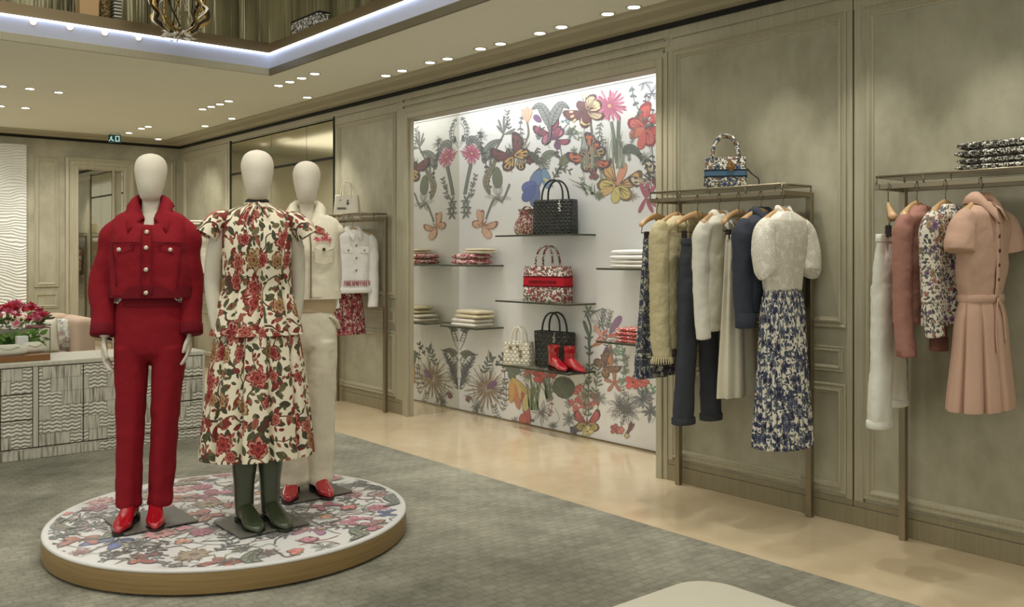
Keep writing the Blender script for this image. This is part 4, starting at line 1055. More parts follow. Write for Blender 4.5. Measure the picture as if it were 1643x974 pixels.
def body(parent, headtop, chin, neckz, shz, armpts, hands=True, headw=.078, turn=0.0):
    mb = MB()
    hh = headtop - chin
    keys = [(chin - .012, .030, .034, 0, -.012), (chin + .004, .046, .056, 0, -.018), (chin + .22 * hh, .060, .082, 0, -.012), (chin + .45 * hh, .072, .094, 0, -.004), (chin + .68 * hh, .078, .098, 0, .004), (chin + .86 * hh, .066, .082, 0, .008), (chin + .96 * hh, .04, .05, 0, .01), (headtop, .008, .01, 0, .01)]
    k = headw / .078
    shell(mb, [(z, a * k, b * k, cx, cy) for z, a, b, cx, cy in keys], 30, 40, 2.0)
    shell(mb, [(chin + .06, .044, .05, 0, .012), (chin - .02, .043, .046, 0, .01), (neckz, .048, .048, 0, .008), (neckz - .05, .075, .058, 0, .008), (neckz - .08, .13, .07, 0, .008), (neckz - .12, .165, .085, 0, .004), (neckz - .25, .15, .105, 0, -.012), (neckz - .42, .118, .085, 0, 0), (neckz - .58, .15, .1, 0, 0), (neckz - .68, .14, .095, 0, 0)], 34, 40, 2.2)
    for sx in (-1, 1):
        arm = armpts[0 if sx < 0 else 1]
        if not arm: continue
        P_ = [Vector(p) for p in arm]
        mb.tube(P_, [.046, .043, .038, .034, .023][:len(P_)] if len(P_) == 5 else [.046, .04, .035, .024], 16, sub=5)
        if hands: hand(mb, P_[-1] + Vector((0, 0, .0)), sx)
    return mb
def stance(p, label, rz):
    return thing('mannequin', label, 'mannequin', (p.x, p.y, PZ + .006), rz)
def plate(parent, w=.36, d=.34, rz=0.0, y=0.0, x=0.0):
    mb = MB(); mb.box(-w / 2, w / 2, -d / 2, d / 2, 0, .008); mb.build('base_plate', M_PLATE, parent, bevel=.002, loc=(x, y, 0.002), rot=(0, 0, rz))
def collar(mb, z0, ra, rb, cy, drop=.085, out=.04, gap=.16, n=44, back=.03, spread=.04, vd=.055):
    rows = [[], [], [], []]
    for i in range(n + 1):
        a = -pi / 2 + gap + (2 * pi - 2 * gap) * i / n
        f = max(0.0, -sin(a)); f2 = f ** 2
        endk = max(0, 1 - min(i, n - i) / 7.0)
        c, s_ = cos(a), sin(a)
        rows[0].append((ra * c, rb * s_ + cy, z0 - vd * f2 + .0))
        rows[1].append((ra * 1.04 * c, rb * 1.04 * s_ + cy, z0 + back - vd * f2 * 1.15))
        k = out * .55
        rows[2].append(((ra + k) * c, (rb + k) * s_ + cy - .008 * f2, z0 + back * .55 - vd * f2 - drop * .12 * f2))
        sgn = 1 if c > 0 else -1
        rows[3].append(((ra + out) * c + sgn * spread * endk, (rb + out) * s_ + cy - .02 * f2, z0 - .012 - vd * .8 * f2 - drop * (.25 * f2 + .45 * endk)))
    vs = [p for r in rows for p in r]; m = n + 1
    fs = [(j * m + i, j * m + i + 1, (j + 1) * m + i + 1, (j + 1) * m + i) for j in range(3) for i in range(n)]
    mb.add(vs, fs, [(p[0], p[2]) for p in vs])
def button(mb, x, y, z, r=.009):
    mb.tube([(x, y + .006, z), (x, y - .002, z), (x, y - .004, z)], [r, r, r * .6], 12)
M_RED = fabric('red_denim', S(138, 22, 34), .07, .3)
M_REDD = fabric('red_denim_dark', S(112, 16, 28), .07, .3)
M_BUT = mat('nickel_button', S(222, 206, 186), .3, .7, var=.05)
def legs(mb, hipz, crotch, hem, hipw, hipd, centers, legw, legd, foldk=5, amp=.006, waist=None, top=.0, kn=None):
    keys = [(hipz, hipw * .86, hipd * .9, 0, .0), (hipz - (hipz - crotch) * .5, hipw, hipd, 0, .0), (crotch + .03, hipw * .99, hipd * .97, 0, 0), (crotch, hipw * .9, hipd * .85, 0, 0), (crotch - .03, hipw * .7, hipd * .5, 0, 0)]
    shell(mb, keys, 16, 64, 2.5)
    for k, (tx, bx, by) in enumerate(centers):
        H_ = crotch + .04
        kk = [(H_, legw[0], legd[0], tx, 0), (H_ - (H_ - hem) * .25, legw[1], legd[1], tx + (bx - tx) * .25, by * .2), (H_ - (H_ - hem) * .55, legw[2], legd[2], tx + (bx - tx) * .55, by * .55), (H_ - (H_ - hem) * .85, legw[3], legd[3], tx + (bx - tx) * .85, by * .9), (hem, legw[4], legd[4], bx, by)]
        rows = interp(kk, 40); rings = []
        for j, (z, a, b, cx, cy) in enumerate(rows):
            q = j / 39; g = amp * (.4 + q)
            br = .5 * amp * sin(j * 1.1 + k) * max(0, q - .75) * 4
            rings.append(oval(cx, cy, z, a + br, b + br, 44, 2.3, (foldk, g * .5, 1.0 + k + 2 * q)))
        mb.loft(rings, True, True)
# --- red mannequin
PR_ = at_Z(242, 838, PZ)
red = stance(PR_, 'mannequin in a red denim jacket and matching red trousers on the podium', radians(-27))
armL = [(-.148, .0, 1.50), (-.182, .02, 1.33), (-.205, .02, 1.2), (-.21, -.015, 1.05), (-.208, -.045, .935)]
armR = [(.148, .0, 1.50), (.172, .02, 1.33), (.18, .02, 1.2), (.184, -.01, 1.07), (.188, -.035, .955)]
body(red, 1.852, 1.622, 1.56, 1.5, (armL, armR)).build('body', M_SKIN, red, True, remesh=.0055)
mb = MB()
shell(mb, [(1.60, .058, .06, 0, .008), (1.585, .075, .066, 0, .008), (1.56, .12, .078, 0, .006), (1.53, .165, .09, 0, .004), (1.47, .186, .11, 0, -.002), (1.40, .188, .128, 0, -.008), (1.30, .192, .132, 0, -.008), (1.20, .198, .134, .004, -.004), (1.165, .198, .134, .006, -.002), (1.135, .196, .132, .006, 0)], 40, 72, 2.5, (5, .006, .6), (True, True), f0=.4)
for sx, A_ in ((-1, armL), (1, armR)):
    e = [(sx * .125, .004, 1.49), (sx * .172, .008, 1.435), (A_[1][0] - sx * .008, .02, 1.34), (A_[2][0], .022, 1.21), (A_[3][0] + sx * .005, -.01, 1.06), (A_[4][0] + sx * .008, -.045, .945)]
    if sx < 0: e[3] = (e[3][0] - .03, .03, 1.2); e[2] = (e[2][0] - .018, .03, 1.34)
    mb.tube(e, [.05, .07, .071, .067, .060, .057], 28, sub=7)
mb.v = [(x, y, z - .125 * max(0, min(1, -(y - .01) / .06)) * max(0, min(1, (z - 1.49) / .09)) * max(0, 1 - (abs(x) / .07) ** 1.6)) for x, y, z in mb.v]
jk = mb.build('jacket', M_RED, red, True, remesh=.006)
mb = MB(); collar(mb, 1.597, .06, .062, .008, .085, .052, .40, spread=.045, back=.045, vd=.12); mb.build('collar', M_RED, jk, True, solid=.006)
mb = MB()
mb.loft([oval(.006, 0, z, .2025, .1385, 72, 2.5) for z in (1.128, 1.134, 1.178, 1.184)], False, False); mb.build('waistband', M_REDD, jk, True)
for sx in (-1, 1):
    mb = MB(); x0 = sx * .118
    fl = [(x0 - .062, 1.392), (x0 + .062, 1.392), (x0 + .058, 1.368), (x0, 1.345), (x0 - .058, 1.368)]
    def ys(x): return -.008 - .128 * (max(0, 1 - abs(x / .192) ** 2.5)) ** (1 / 2.5) - .006
    vs = [(x, ys(x) - .004, z) for x, z in fl] + [(x, ys(x) + .004, z) for x, z in fl]
    mb.add(vs, [(0, 1, 2, 3, 4), (5, 6, 7, 8, 9), (0, 1, 6, 5), (1, 2, 7, 6), (2, 3, 8, 7), (3, 4, 9, 8), (4, 0, 5, 9)])
    mb.build('pocket_flap', M_REDD, jk)
    mb = MB(); button(mb, x0 - .008, ys(x0) - .006, 1.366, .011); mb.build('button', M_BUT, jk, True)
mb = MB(); mb.tube([(-.022, -.150, 1.135), (-.022, -.150, 1.3), (-.022, -.146, 1.42), (-.02, -.128, 1.475)], .0035, 6, sub=4); mb.build('placket_seam', M_REDD, jk, True)
mb = MB(); mb.tube([(.026, -.150, 1.135), (.026, -.150, 1.3), (.026, -.146, 1.42), (.022, -.128, 1.475)], .0035, 6, sub=4); mb.build('placket_seam', M_REDD, jk, True)
for sx in (-1, 1):
    mb = MB(); mb.tube([(sx * x, ys(sx * x) - .004, 1.402) for x in (.03, .07, .11, .15, .172)], .0035, 6); mb.build('yoke_seam', M_REDD, jk, True)
    mb = MB(); mb.tube([(sx * .165, ys(sx * .165) - .006, 1.39), (sx * .15, ys(sx * .15) - .008, 1.28), (sx * .14, ys(sx * .14) - .01, 1.185)], .003, 6, sub=4); mb.build('panel_seam', M_REDD, jk, True)
    A_ = armL if sx < 0 else armR; w_ = Vector((A_[4][0] + sx * .008, -.045, .945)); d_ = (w_ - Vector((A_[3][0] + sx * .005, -.01, 1.06))).normalized()
    mb = MB(); mb.tube([w_ - d_ * .05, w_ - d_ * .047, w_ - d_ * .003, w_ + d_ * .004], [.058, .0605, .0605, .057], 28); mb.build('cuff', M_REDD, jk, True)
for z, y in ((1.452, -.125), (1.375, -.146), (1.268, -.148), (1.155, -.148)):
    mb = MB(); button(mb, .0, y, z, .0115); mb.build('button', M_BUT, jk, True)
mb = MB()
shell(mb, [(1.20, .17, .1, 0, 0), (1.13, .172, .105, 0, 0), (1.1, .172, .1, 0, 0)], 8, 48, 2.4); mb.build('blouse', F_TOTE, red, True)
mb = MB()
legs(mb, 1.145, .84, .085, .172, .116, ((-.088, -.102, -.01), (.088, .046, .0)), [.084, .073, .065, .060, .061], [.108, .098, .09, .082, .085])
tr = mb.build('trousers', M_RED, red, True, remesh=.006)
mb = MB(); mb.loft([oval(0, 0, z, .157 + k, .109 + k, 64, 2.5) for z, k in ((1.085, .006), (1.09, .004), (1.145, .0), (1.15, -.004))], False, False); mb.build('waistband', M_REDD, tr, True)
for sx in (-1, 1):
    o = ((-.092 if sx < 0 else .026), -.05 - (.0 if sx < 0 else -.03))
    boot(red, M_PATENT, M_SOLE, o, radians(8) * sx, .25, .088, [(.06, .036, .046, .02), (.09, .036, .044, .024), (.125, .036, .044, .024), (.15, .036, .044, .024)], .03, 'boot', 1.5)
plate(red, .36, .34, radians(27), 0, .0)
# --- floral mannequin
PF = at_Z(413, 842, PZ)
flo = stance(PF, 'mannequin in a floral peplum blouse and skirt with dark green rubber boots', radians(-22))
F_BIG = floral('garden_print', S(232, 222, 196), [S(164, 66, 60), S(180, 98, 82), S(142, 50, 50), S(164, 128, 84), S(172, 80, 72)], [S(86, 88, 62), S(112, 106, 76), S(132, 52, 48), S(70, 72, 54), S(160, 96, 80)], S(84, 62, 48), 9.0, .62, .38, 1.75, .3, .014, dark=S(96, 34, 34))
aL = [(-.15, .0, 1.50), (-.2, .01, 1.36), (-.215, .02, 1.2), (-.2, .0, 1.05), (-.185, -.03, .93)]
aR = [(.15, .0, 1.50), (.19, .03, 1.36), (.2, .05, 1.2), (.19, .05, 1.05), (.17, .03, .93)]
body(flo, 1.865, 1.622, 1.56, 1.5, (aL, aR), headw=.08).build('body', M_SKIN, flo, True, remesh=.0055)
mb = MB()
shell(mb, [(1.60, .06, .062, 0, .008), (1.585, .08, .072, 0, .008), (1.565, .13, .085, 0, .006), (1.53, .172, .10, 0, .0), (1.46, .172, .125, 0, -.008), (1.36, .168, .132, 0, -.012), (1.26, .165, .125, 0, -.006), (1.17, .17, .118, 0, 0), (1.12, .182, .126, 0, 0), (1.03, .205, .145, 0, 0), (.945, .226, .16, .0, 0)], 50, 120, 2.3, (9, .022, .4, 4.0), (True, False), f0=.3)
for sx in (-1, 1):
    pts = [(sx * .13, .004, 1.525), (sx * .175, .002, 1.515), (sx * .212, -.002, 1.48), (sx * .242, -.006, 1.435)]
    mb.tube(pts, [.06, .08, .09, .092], 32, sub=6, flat=.62, up=(0, 1, 0), cap=False)
bl = mb.build('blouse', F_BIG, flo, True)
mb = MB(); mb.loft([oval(0, .006, z, a, b, 48, 2) for z, a, b in ((1.592, .052, .055), (1.60, .057, .06), (1.612, .057, .06), (1.618, .05, .054))], False, False); mb.build('neck_trim', fabric('dark_trim', S(52, 56, 50), .2, .6), bl, True)
mb = MB(); mb.tube([(.0, -.065, 1.6), (-.03, -.1, 1.56), (-.05, -.12, 1.5), (-.05, -.13, 1.45)], .006, 8, sub=4); mb.tube([(0, -.065, 1.6), (.03, -.1, 1.57), (.05, -.12, 1.53)], .006, 8, sub=4); mb.build('neck_tie', F_BIG, bl, True)
mb = MB()
shell(mb, [(1.15, .155, .105, 0, 0), (1.05, .175, .125, 0, 0), (.95, .20, .145, 0, 0), (.80, .225, .165, 0, 0), (.62, .248, .19, 0, 0), (.45, .266, .21, 0, 0), (.345, .275, .222, 0, 0)], 56, 200, 2.2, (11, .034, 1.0, 4.0), (True, False), f0=0.0)
mb.build('skirt', F_BIG, flo, True)
mb = MB(); 
mb.tube([(-.075, .01, .8), (-.068, .01, .6), (-.06, .01, .41)], [.08, .06, .045], 16); mb.tube([(.085, .01, .8), (.078, .01, .6), (.072, .01, .41)], [.08, .06, .045], 16); mb.build('legs', M_SKIN, flo, True)
for sx, o, r in ((-1, (-.055, -.01), .28), (1, (.072, -.0), .32)):
    boot(flo, M_RUBBER, mat('green_sole', S(40, 44, 32), .5, var=.1), o, r, .275, .098, [(.05, .044, .055, .02), (.11, .046, .052, .03), (.2, .05, .056, .03), (.3, .06, .068, .025), (.44, .066, .076, .02)], .014, 'boot', 1.0)
plate(flo, .36, .32, radians(22), -.02, .02)
# --- white mannequin
PW = at_Z(492, 792, PZ)
whi = stance(PW, 'mannequin in a cream sleeveless denim jacket, cream trousers and red shoes', radians(-30))
M_CRD = fabric('cream_denim', S(232, 224, 200), .05, .3); M_CRT = fabric('cream_twill', S(226, 218, 194), .05, .35)
body(whi, 1.872, 1.64, 1.57, 1.5, ([(-.15, 0, 1.5), (-.21, .02, 1.35), (-.235, .02, 1.2), (-.2, -.0, 1.03)], [(.13, .03, 1.5), (.15, .07, 1.35), (.16, .09, 1.2), (.14, .08, 1.04)]), hands=False, headw=.077).build('body', M_SKIN, whi, True, remesh=.0055)
mb = MB()
shell(mb, [(1.605, .058, .06, 0, .008), (1.59, .075, .066, 0, .008), (1.565, .125, .08, 0, .006), (1.535, .172, .09, 0, .004), (1.48, .188, .11, 0, -.002), (1.38, .176, .128, 0, -.01), (1.28, .172, .126, 0, -.006), (1.18, .180, .13, 0, -.002), (1.10, .186, .134, 0, 0)], 40, 72, 2.5, (5, .006, 2.0), (True, True), f0=.4)
for sx in (-1, 1): mb.tube([(sx * .12, .0, 1.5), (sx * .165, .0, 1.475), (sx * .176, .0, 1.455)], [.05, .06, .052], 24, sub=5, flat=.75, up=(0, 1, 0))
mb.v = [(x, y, z - .125 * max(0, min(1, -(y - .01) / .06)) * max(0, min(1, (z - 1.495) / .09)) * max(0, 1 - (abs(x) / .07) ** 1.6)) for x, y, z in mb.v]
wj = mb.build('jacket', M_CRD, whi, True, remesh=.006)
mb = MB(); collar(mb, 1.602, .06, .062, .008, .095, .052, .40, spread=.045, back=.045, vd=.12); mb.build('collar', M_CRD, wj, True, solid=.006)
F_COL = floral('red_bird_print', S(220, 150, 120), [S(160, 52, 40), S(140, 40, 40)], [S(150, 60, 50), S(120, 84, 70)], S(120, 40, 30), 26, .5, 0, 1.6, .1)
for sx in (-1, 1):
    mb = MB()
    q = [(sx * .03, -.118, 1.475), (sx * .055, -.105, 1.505), (sx * .10, -.1, 1.485), (sx * .108, -.108, 1.455), (sx * .07, -.125, 1.46)]
    mb.add(q, [(0, 1, 2, 3, 4)], [(p[0], p[2]) for p in q]); mb.build('printed_lapel', F_COL, wj, solid=.004)
def wy(x): return -.01 - .128 * (max(0, 1 - abs(x / .176) ** 2.5)) ** .4 - .004
for sx in (-1, 1):
    mb = MB(); x0 = sx * .1
    fl = [(x0 - .055, 1.402), (x0 + .055, 1.402), (x0 + .05, 1.378), (x0, 1.36), (x0 - .05, 1.378)]
    vs = [(x, wy(x) - .004, z) for x, z in fl] + [(x, wy(x) + .006, z) for x, z in fl]
    mb.add(vs, [(0, 1, 2, 3, 4), (5, 6, 7, 8, 9), (0, 1, 6, 5), (1, 2, 7, 6), (2, 3, 8, 7), (3, 4, 9, 8), (4, 0, 5, 9)]); mb.build('pocket_flap', M_CRD, wj)
    mb = MB(); mb.tube([(x0 - .055, wy(x0 - .055) - .003, 1.36), (x0 - .05, wy(x0 - .05) - .004, 1.3), (x0, wy(x0) - .004, 1.285), (x0 + .05, wy(x0 + .05) - .004, 1.3), (x0 + .055, wy(x0 + .055) - .003, 1.36)], .0025, 6); mb.build('seam', fabric('cream_seam', S(196, 186, 156)), wj)
    mb = MB(); button(mb, x0, wy(x0) - .006, 1.372, .009); mb.build('button', mat('dark_button', S(84, 72, 52), .4, .5, var=.1), wj, True)
mb = MB(); mb.tube([(.022, -.128, 1.47), (.03, wy(.03) - .004, 1.4), (.03, wy(.03) - .004, 1.3), (.03, wy(.03) - .006, 1.2), (.03, wy(.03) - .006, 1.1)], .004, 6); mb.build('placket', fabric('shadow_seam', S(120, 110, 84)), wj)
for z in (1.385, 1.28, 1.17):
    mb = MB(); button(mb, -.018, wy(0) - .003, z, .012); mb.build('button', MATS['dark_button'], wj, True)
mb = MB(); mb.loft([oval(0, 0, z, .191, .1385, 64, 2.5) for z in (1.095, 1.1, 1.135, 1.14)], False, False); mb.build('waistband', M_CRD, wj, True)
random.seed(9)
PRW = Print(lambda x, y: Vector((x * .01, wy(x * .01) - .004, y * .01)), (0, -1, 0)); PRW.mb.c = []
for k in range(7): PRW.outline(9 + random.uniform(-4, 5), 143.5 + random.uniform(-1.2, 2), 1.9, 5, S(196, 84, 96), .3)
PRW.mb.build('embroidery', M_PRINT, wj)
mb = MB(); shell(mb, [(1.15, .155, .112, 0, 0), (1.09, .16, .115, 0, 0), (1.04, .162, .112, 0, 0), (1.02, .16, .11, 0, 0)], 8, 48, 2.4); mb.build('shaded_waist', fabric('waist_shade', S(206, 184, 150), .06), whi, True)  # beige band standing in for shade at the top of the trousers
mb = MB()
legs(mb, 1.06, .82, .055, .166, .116, ((-.084, -.075, -.02), (.084, .066, .02)), [.084, .084, .08, .078, .08], [.112, .104, .1, .1, .104], amp=.012)
wt = mb.build('trousers', M_CRT, whi, True, remesh=.006)
for sx in (-1, 1):
    mb = MB(); mb.tube([(sx * .13, -.08, 1.0), (sx * .165, -.05, .97), (sx * .178, -.01, .93)], [.008, .012, .01], 10, sub=4); mb.build('pocket', M_CRT, wt, True)
for sx, o, r in ((-1, (-.075, -.06), -.05), (1, (.066, -.02), .42)):
    boot(whi, M_PATENT, M_SOLE, o, r, .25, .088, [(.06, .036, .046, .02), (.1, .036, .044, .025), (.16, .04, .046, .025)], .025, 'shoe', 1.5)
plate(whi, .36, .32, radians(30), 0, .02)
# ------------------------------------------------------------------ garment racks
RPX, RRX, RZ = 4.59, 4.33, 1.81
def rack(y0, y1, label):
    t = thing('garment_rack', label, 'garment rack', (RPX, (y0 + y1) / 2, 0)); hw = (y1 - y0) / 2; q = RRX - RPX
    for s_ in (-1, 1):
        mb = MB(); mb.box(-.017, .017, s_ * hw - .017, s_ * hw + .017, 0.001, RZ + .014); mb.build('post', M_STEEL, t, bevel=.002)
        mb = MB(); mb.box(q - .012, .017, s_ * hw - .014, s_ * hw + .014, RZ - .013, RZ + .0145); mb.build('arm', M_STEEL, t, bevel=.002)
    mb = MB(); mb.box(q - .006, q + .006, -hw, hw, RZ - .012, RZ + .013); mb.build('hanging_rail', M_STEEL, t, bevel=.002)
    mb = MB(); mb.box(-.012, .012, -hw, hw, RZ - .012, RZ + .013); mb.build('back_rail', M_STEEL, t, bevel=.002)
    mb = MB(); mb.box(q + .013, -.013, -hw + .015, hw - .015, RZ + .044, RZ + .052); mb.build('shelf_plate', M_RACKGLASS, t)
    mb = MB(); z = RZ + .05
    for (a, b) in (((q - .01, -hw), (q - .01, hw)), ((q - .01, hw), (.012, hw)), ((.012, hw), (.012, -hw)), ((.012, -hw), (q - .01, -hw))):
        mb.tube([(a[0], a[1], z), (b[0], b[1], z)], .006, 8)
    for x in (q - .01, .012):
        for k in (-1, -.5, .5, 1): mb.tube([(x, k * hw, RZ + .01), (x, k * hw, z)], .005, 6)
    mb.build('gallery_rail', M_STEEL, t, True)
    return t
M_RACKGLASS = mat('rack_shelf', S(176, 172, 150), .2, .3, var=.05)
rack(2.894, 3.84, 'bronze garment rack right of the niche with a blue banded bag on top')
rack(1.40, 2.35, 'bronze garment rack with the pink dress, cut by the right picture edge')
rack(7.36, 8.27, 'bronze garment rack with white jackets between the niche and the mirror bay')
rack(11.25, 12.2, 'bronze garment rack in the far corner holding a white zipped jacket')
# hangers ------------------------------------------------------------
M_HANG = mat('hanger_wood', S(204, 166, 120), .4, var=.12, vs=8, coat=.2)
M_HOOK = mat('hook_steel', S(120, 114, 100), .3, .9)
def mkhanger(label, clips=False):
    t = thing('clothes_hanger', label, 'clothes hanger', (0, 0, 0))
    mb = MB(); pts = []
    for i in range(11):
        a = radians(200 - 24 * i); pts.append((.022 * cos(a), 0.0, -.0175 + .022 * sin(a)))
    mb.tube(pts + [(.006, 0, -.045), (0, 0, -.06), (0, 0, -.105)], .0028, 8); mb.build('hook', M_HOOK, t, True)
    mb = MB(); rings = []
    for i in range(33):
        s_ = -1 + 2 * i / 32; e = abs(s_)
        x = s_ * .20; z = -.108 - .062 * e ** 1.5 - (.004 if e < .1 else 0); hh = .020 - .004 * e + (.006 if e < .12 else 0); dd = .008 + .014 * e ** 2
        y = -.02 * e ** 2
        if e > .96: hh *= .6; dd *= .6
        rings.append([(x, y + dd * cos(a), z + hh * sin(a)) for a in [2 * pi * k / 14 for k in range(14)]])
    mb.loft(rings); mb.build('shoulder_bar', M_HANG, t, True)
    if clips:
        mb = MB(); mb.tube([(-.17, -.01, -.175), (-.165, 0, -.215), (.165, 0, -.215), (.17, -.01, -.175)], .003, 8); mb.build('clip_bar', M_HOOK, t, True)
        for sx in (-1, 1):
            mb = MB(); mb.box(sx * .11 - .012, sx * .11 + .012, -.014, .014, -.262, -.205); mb.build('clip', M_SOLE, t, bevel=.004)
    return t
HP = {}
def hanger(y, label, rz=0.0, clips=False, group=None):
    k = clips
    loc = (RRX, y, RZ + .012)
    if k not in HP:
        HP[k] = mkhanger(label, clips); HP[k].location = loc; HP[k].rotation_euler = (0, 0, rz); o = HP[k]
    else: o = copy_tree(HP[k], loc, rz, label)
    if group: o['group'] = group
    return o
def hy(px): return at_X(px, 318, RRX).y
def zt(px, py, y): # height shown at pixel row py for a thing on the rail at y
    d = SA * RRX + CA * y
    return H + (HY - py) / F * d
TZ = RZ + .012
def garment(name, label, cat, y, rz, group): return thing(name, label, cat, (RRX, y, TZ), rz, group)
def top_mesh(mb, hem, wsh=.19, whem=.2, dep=.06, dhem=.07, sleeve=None, sr=(.058, .05), folds=(5, .012, .4), sx_out=.02, neck=.06, sfront=-.03, swide=1.0):
    N0 = -.112
    shell(mb, [(N0, neck, .04, 0, -.005), (N0 - .012, neck + .03, .048, 0, -.005), (N0 - .035, wsh * .76, .053, 0, -.01), (N0 - .062, wsh * .97, .058, 0, -.016), (N0 - .12, wsh * 1.03, dep, 0, -.01), ((N0 + hem) / 2, (wsh + whem) / 2, (dep + dhem) / 2, 0, -.005), (hem * .85 + N0 * .15, whem, dhem, 0, 0), (hem, whem, dhem, 0, 0)], 40, 72, 2.4, folds, f0=.25)
    if sleeve:
        for sx in (-1, 1):
            L = sleeve
            p = [(sx * (wsh - .035), -.016, N0 - .075), (sx * (wsh + .012), -.016, N0 - .13), (sx * (wsh + sx_out), -.015, N0 * .6 + L * .4), (sx * (wsh + sx_out), sfront * .6, N0 * .25 + L * .75), (sx * (wsh + sx_out - .01), sfront, L)]
            mb.tube(p, [sr[0] * .85, sr[0] * swide, (sr[0] + sr[1]) / 2 * swide, sr[1] * swide, sr[1]], 26, sub=8, flat=.72, up=(1, 0, 0))
def clothes_top(name, label, cat, y, m, hem, sleeve, rz=0.0, group=None, remesh=.006, **kw):
    t = garment(name, label, cat, y, rz, group)
    mb = MB(); top_mesh(mb, hem - TZ, sleeve=(sleeve - TZ) if sleeve else None, **kw)
    b = mb.build('garment_body', m, t, True, remesh=remesh)
    return t, b
def front_y(x, w=.2, d=.07): return -d * max(0, 1 - abs(x / w) ** 2.4) ** (1 / 2.4) - .004
def pants(name, label, cat, y, m, top, hem, hw, hem_w, spread, rz=0.0, group=None, amp=.006, d=.05, cuff=None, hem2=None, m2=None):
    t = garment(name, label, cat, y, rz, group)
    z0, z1 = top - TZ, hem - TZ; cr = z0 - .30
    mb = MB()
    shell(mb, [(z0, hw * .86, d * .6, 0, 0), (z0 - .04, hw * .9, d * .7, 0, 0), (z0 - .2, hw, d, 0, 0), (cr, hw, d, 0, 0), (cr - .03, hw * .98, d * .9, 0, 0)], 14, 56, 2.4)
    for k, sx in enumerate((-1, 1)):
        z2 = z1 if k == 0 or hem2 is None else hem2 - TZ
        rows = interp([(cr + .05, hw * .5, d, sx * hw * .5, 0), ((cr + z2) / 2, hem_w * .96, d * .95, sx * (hw * .5 + spread * .5), 0), (z2 + .1, hem_w, d, sx * (hw * .5 + spread), 0), (z2, hem_w, d, sx * (hw * .5 + spread), 0)], 26)
        mb.loft([oval(cx, cy, z, a, b, 40, 2.3, (4, amp * j / 25, k + j * .08)) for j, (z, a, b, cx, cy) in enumerate(rows)])
    b = mb.build('garment_body', m, t, True, remesh=.006)
    mb = MB(); mb.loft([oval(0, 0, z, hw * k, d * .72, 48, 2.4) for z, k in ((z0 - .036, .91), (z0 - .032, .92), (z0 - .002, .89), (z0 + .002, .87))], True, True); mb.build('waistband', m2 or m, t, True)
    if cuff:
        for sx in (-1, 1):
            mb = MB(); cx = sx * (hw * .5 + spread); zz = z1 if sx < 0 or hem2 is None else hem2 - TZ
            mb.loft([oval(cx, 0, z, hem_w + k, d + k, 40, 2.3) for z, k in ((zz - .003, .002), (zz, .006), (zz + cuff, .006), (zz + cuff + .003, .001))], True, True); mb.build('cuff', m2 or m, t, True)
    return t, b
# prints for the hanging clothes
F_BLUE = floral('blue_garden', S(226, 220, 202), [S(58, 62, 88), S(76, 82, 108), S(50, 54, 78), S(92, 98, 118)], [S(74, 84, 100), S(96, 108, 116), S(52, 58, 88), S(118, 124, 122)], S(64, 70, 96), 16, .6, .22, 1.7, .34, .024, dark=S(34, 38, 66))
F_BLUE2 = floral('blue_grey_garden', S(204, 202, 188), [S(66, 74, 104), S(84, 92, 112), S(96, 104, 118)], [S(84, 92, 98), S(112, 118, 116), S(58, 64, 86)], S(72, 78, 92), 17, .62, .05, 1.7, .15, .03, dark=S(40, 46, 66))
F_SPR = floral('sprig_print', S(232, 224, 206), [S(120, 90, 130), S(190, 120, 110), S(90, 100, 120), S(170, 140, 90)], [S(90, 96, 90), S(130, 110, 100), S(70, 74, 80)], S(130, 120, 110), 22, .42, .25, 1.8, .4, .012, dark=S(80, 60, 80))
F_PINKR = floral('red_pink_garden', S(228, 200, 190), [S(166, 44, 62), S(140, 36, 52), S(196, 90, 100)], [S(110, 60, 64), S(190, 130, 130), S(84, 60, 56)], S(130, 50, 60), 18, .6, .05, 1.8, .15, .02, dark=S(90, 24, 36))
M_TWEED = fabric('cream_tweed', S(206, 194, 154), .12, .9, bs=120.0)
M_NAVY = fabric('navy_denim', S(66, 69, 76), .12, .35); M_NAVYW = fabric('navy_wool', S(62, 66, 76), .08, .3)
M_SHIRT = fabric('white_shirting', S(232, 228, 212), .03, .3); M_ECRU = fabric('ecru_cloth', S(222, 214, 190), .04, .35)
M_WJEAN = fabric('white_denim', S(226, 224, 210), .04, .35); M_MAUVE = fabric('mauve_knit', S(168, 122, 108), .08, .6, bs=140.0)
M_PINKD = fabric('pink_crepe', S(202, 166, 144), .04, .25); M_BEIGE = fabric('beige_lining', S(196, 180, 146), .05)
G1 = 'hangers on the rack right of the niche'
y = hy(1054); hanger(y, 'bare shouldered wooden hanger holding the blue grey flowered skirt by clips', .12, True, G1)
def skirt(name, label, y, m, top, hem, w0, w1, d0, d1, n, amp, rz=0.0, cat='skirt', group=None, ph=0.0):
    t = garment(name, label, cat, y, rz, group); z0, z1 = top - TZ, hem - TZ
    mb = MB(); shell(mb, [(z0, w0, d0, 0, 0), (z0 - .06, w0 * 1.04, d0 * 1.1, 0, 0), ((z0 + z1) / 2, (w0 + w1) / 2, (d0 + d1) / 2, 0, 0), (z1 + .1, w1 * .98, d1, 0, 0), (z1, w1, d1, 0, 0)], 40, 160, 2.2, (n, amp, ph), (True, True), f0=.02)
    mb.build('garment_body', m, t, True)
    mb = MB(); mb.loft([oval(0, 0, z, w0 + k, d0 + k, 56, 2.2) for z, k in ((z0 - .03, .001), (z0 - .027, .004), (z0, .004), (z0 + .004, 0))]); mb.build('waistband', m, t, True)
    return t
skirt('flowered_skirt', 'blue grey flowered skirt hanging at the niche end of the rack', y, F_BLUE2, zt(1054, 384, y), zt(1054, 603, y), .13, .215, .035, .055, 11, .014, .12)
y = hy(1087); hanger(y, 'wooden hanger inside the cream tweed cardigan', .05, False, G1)
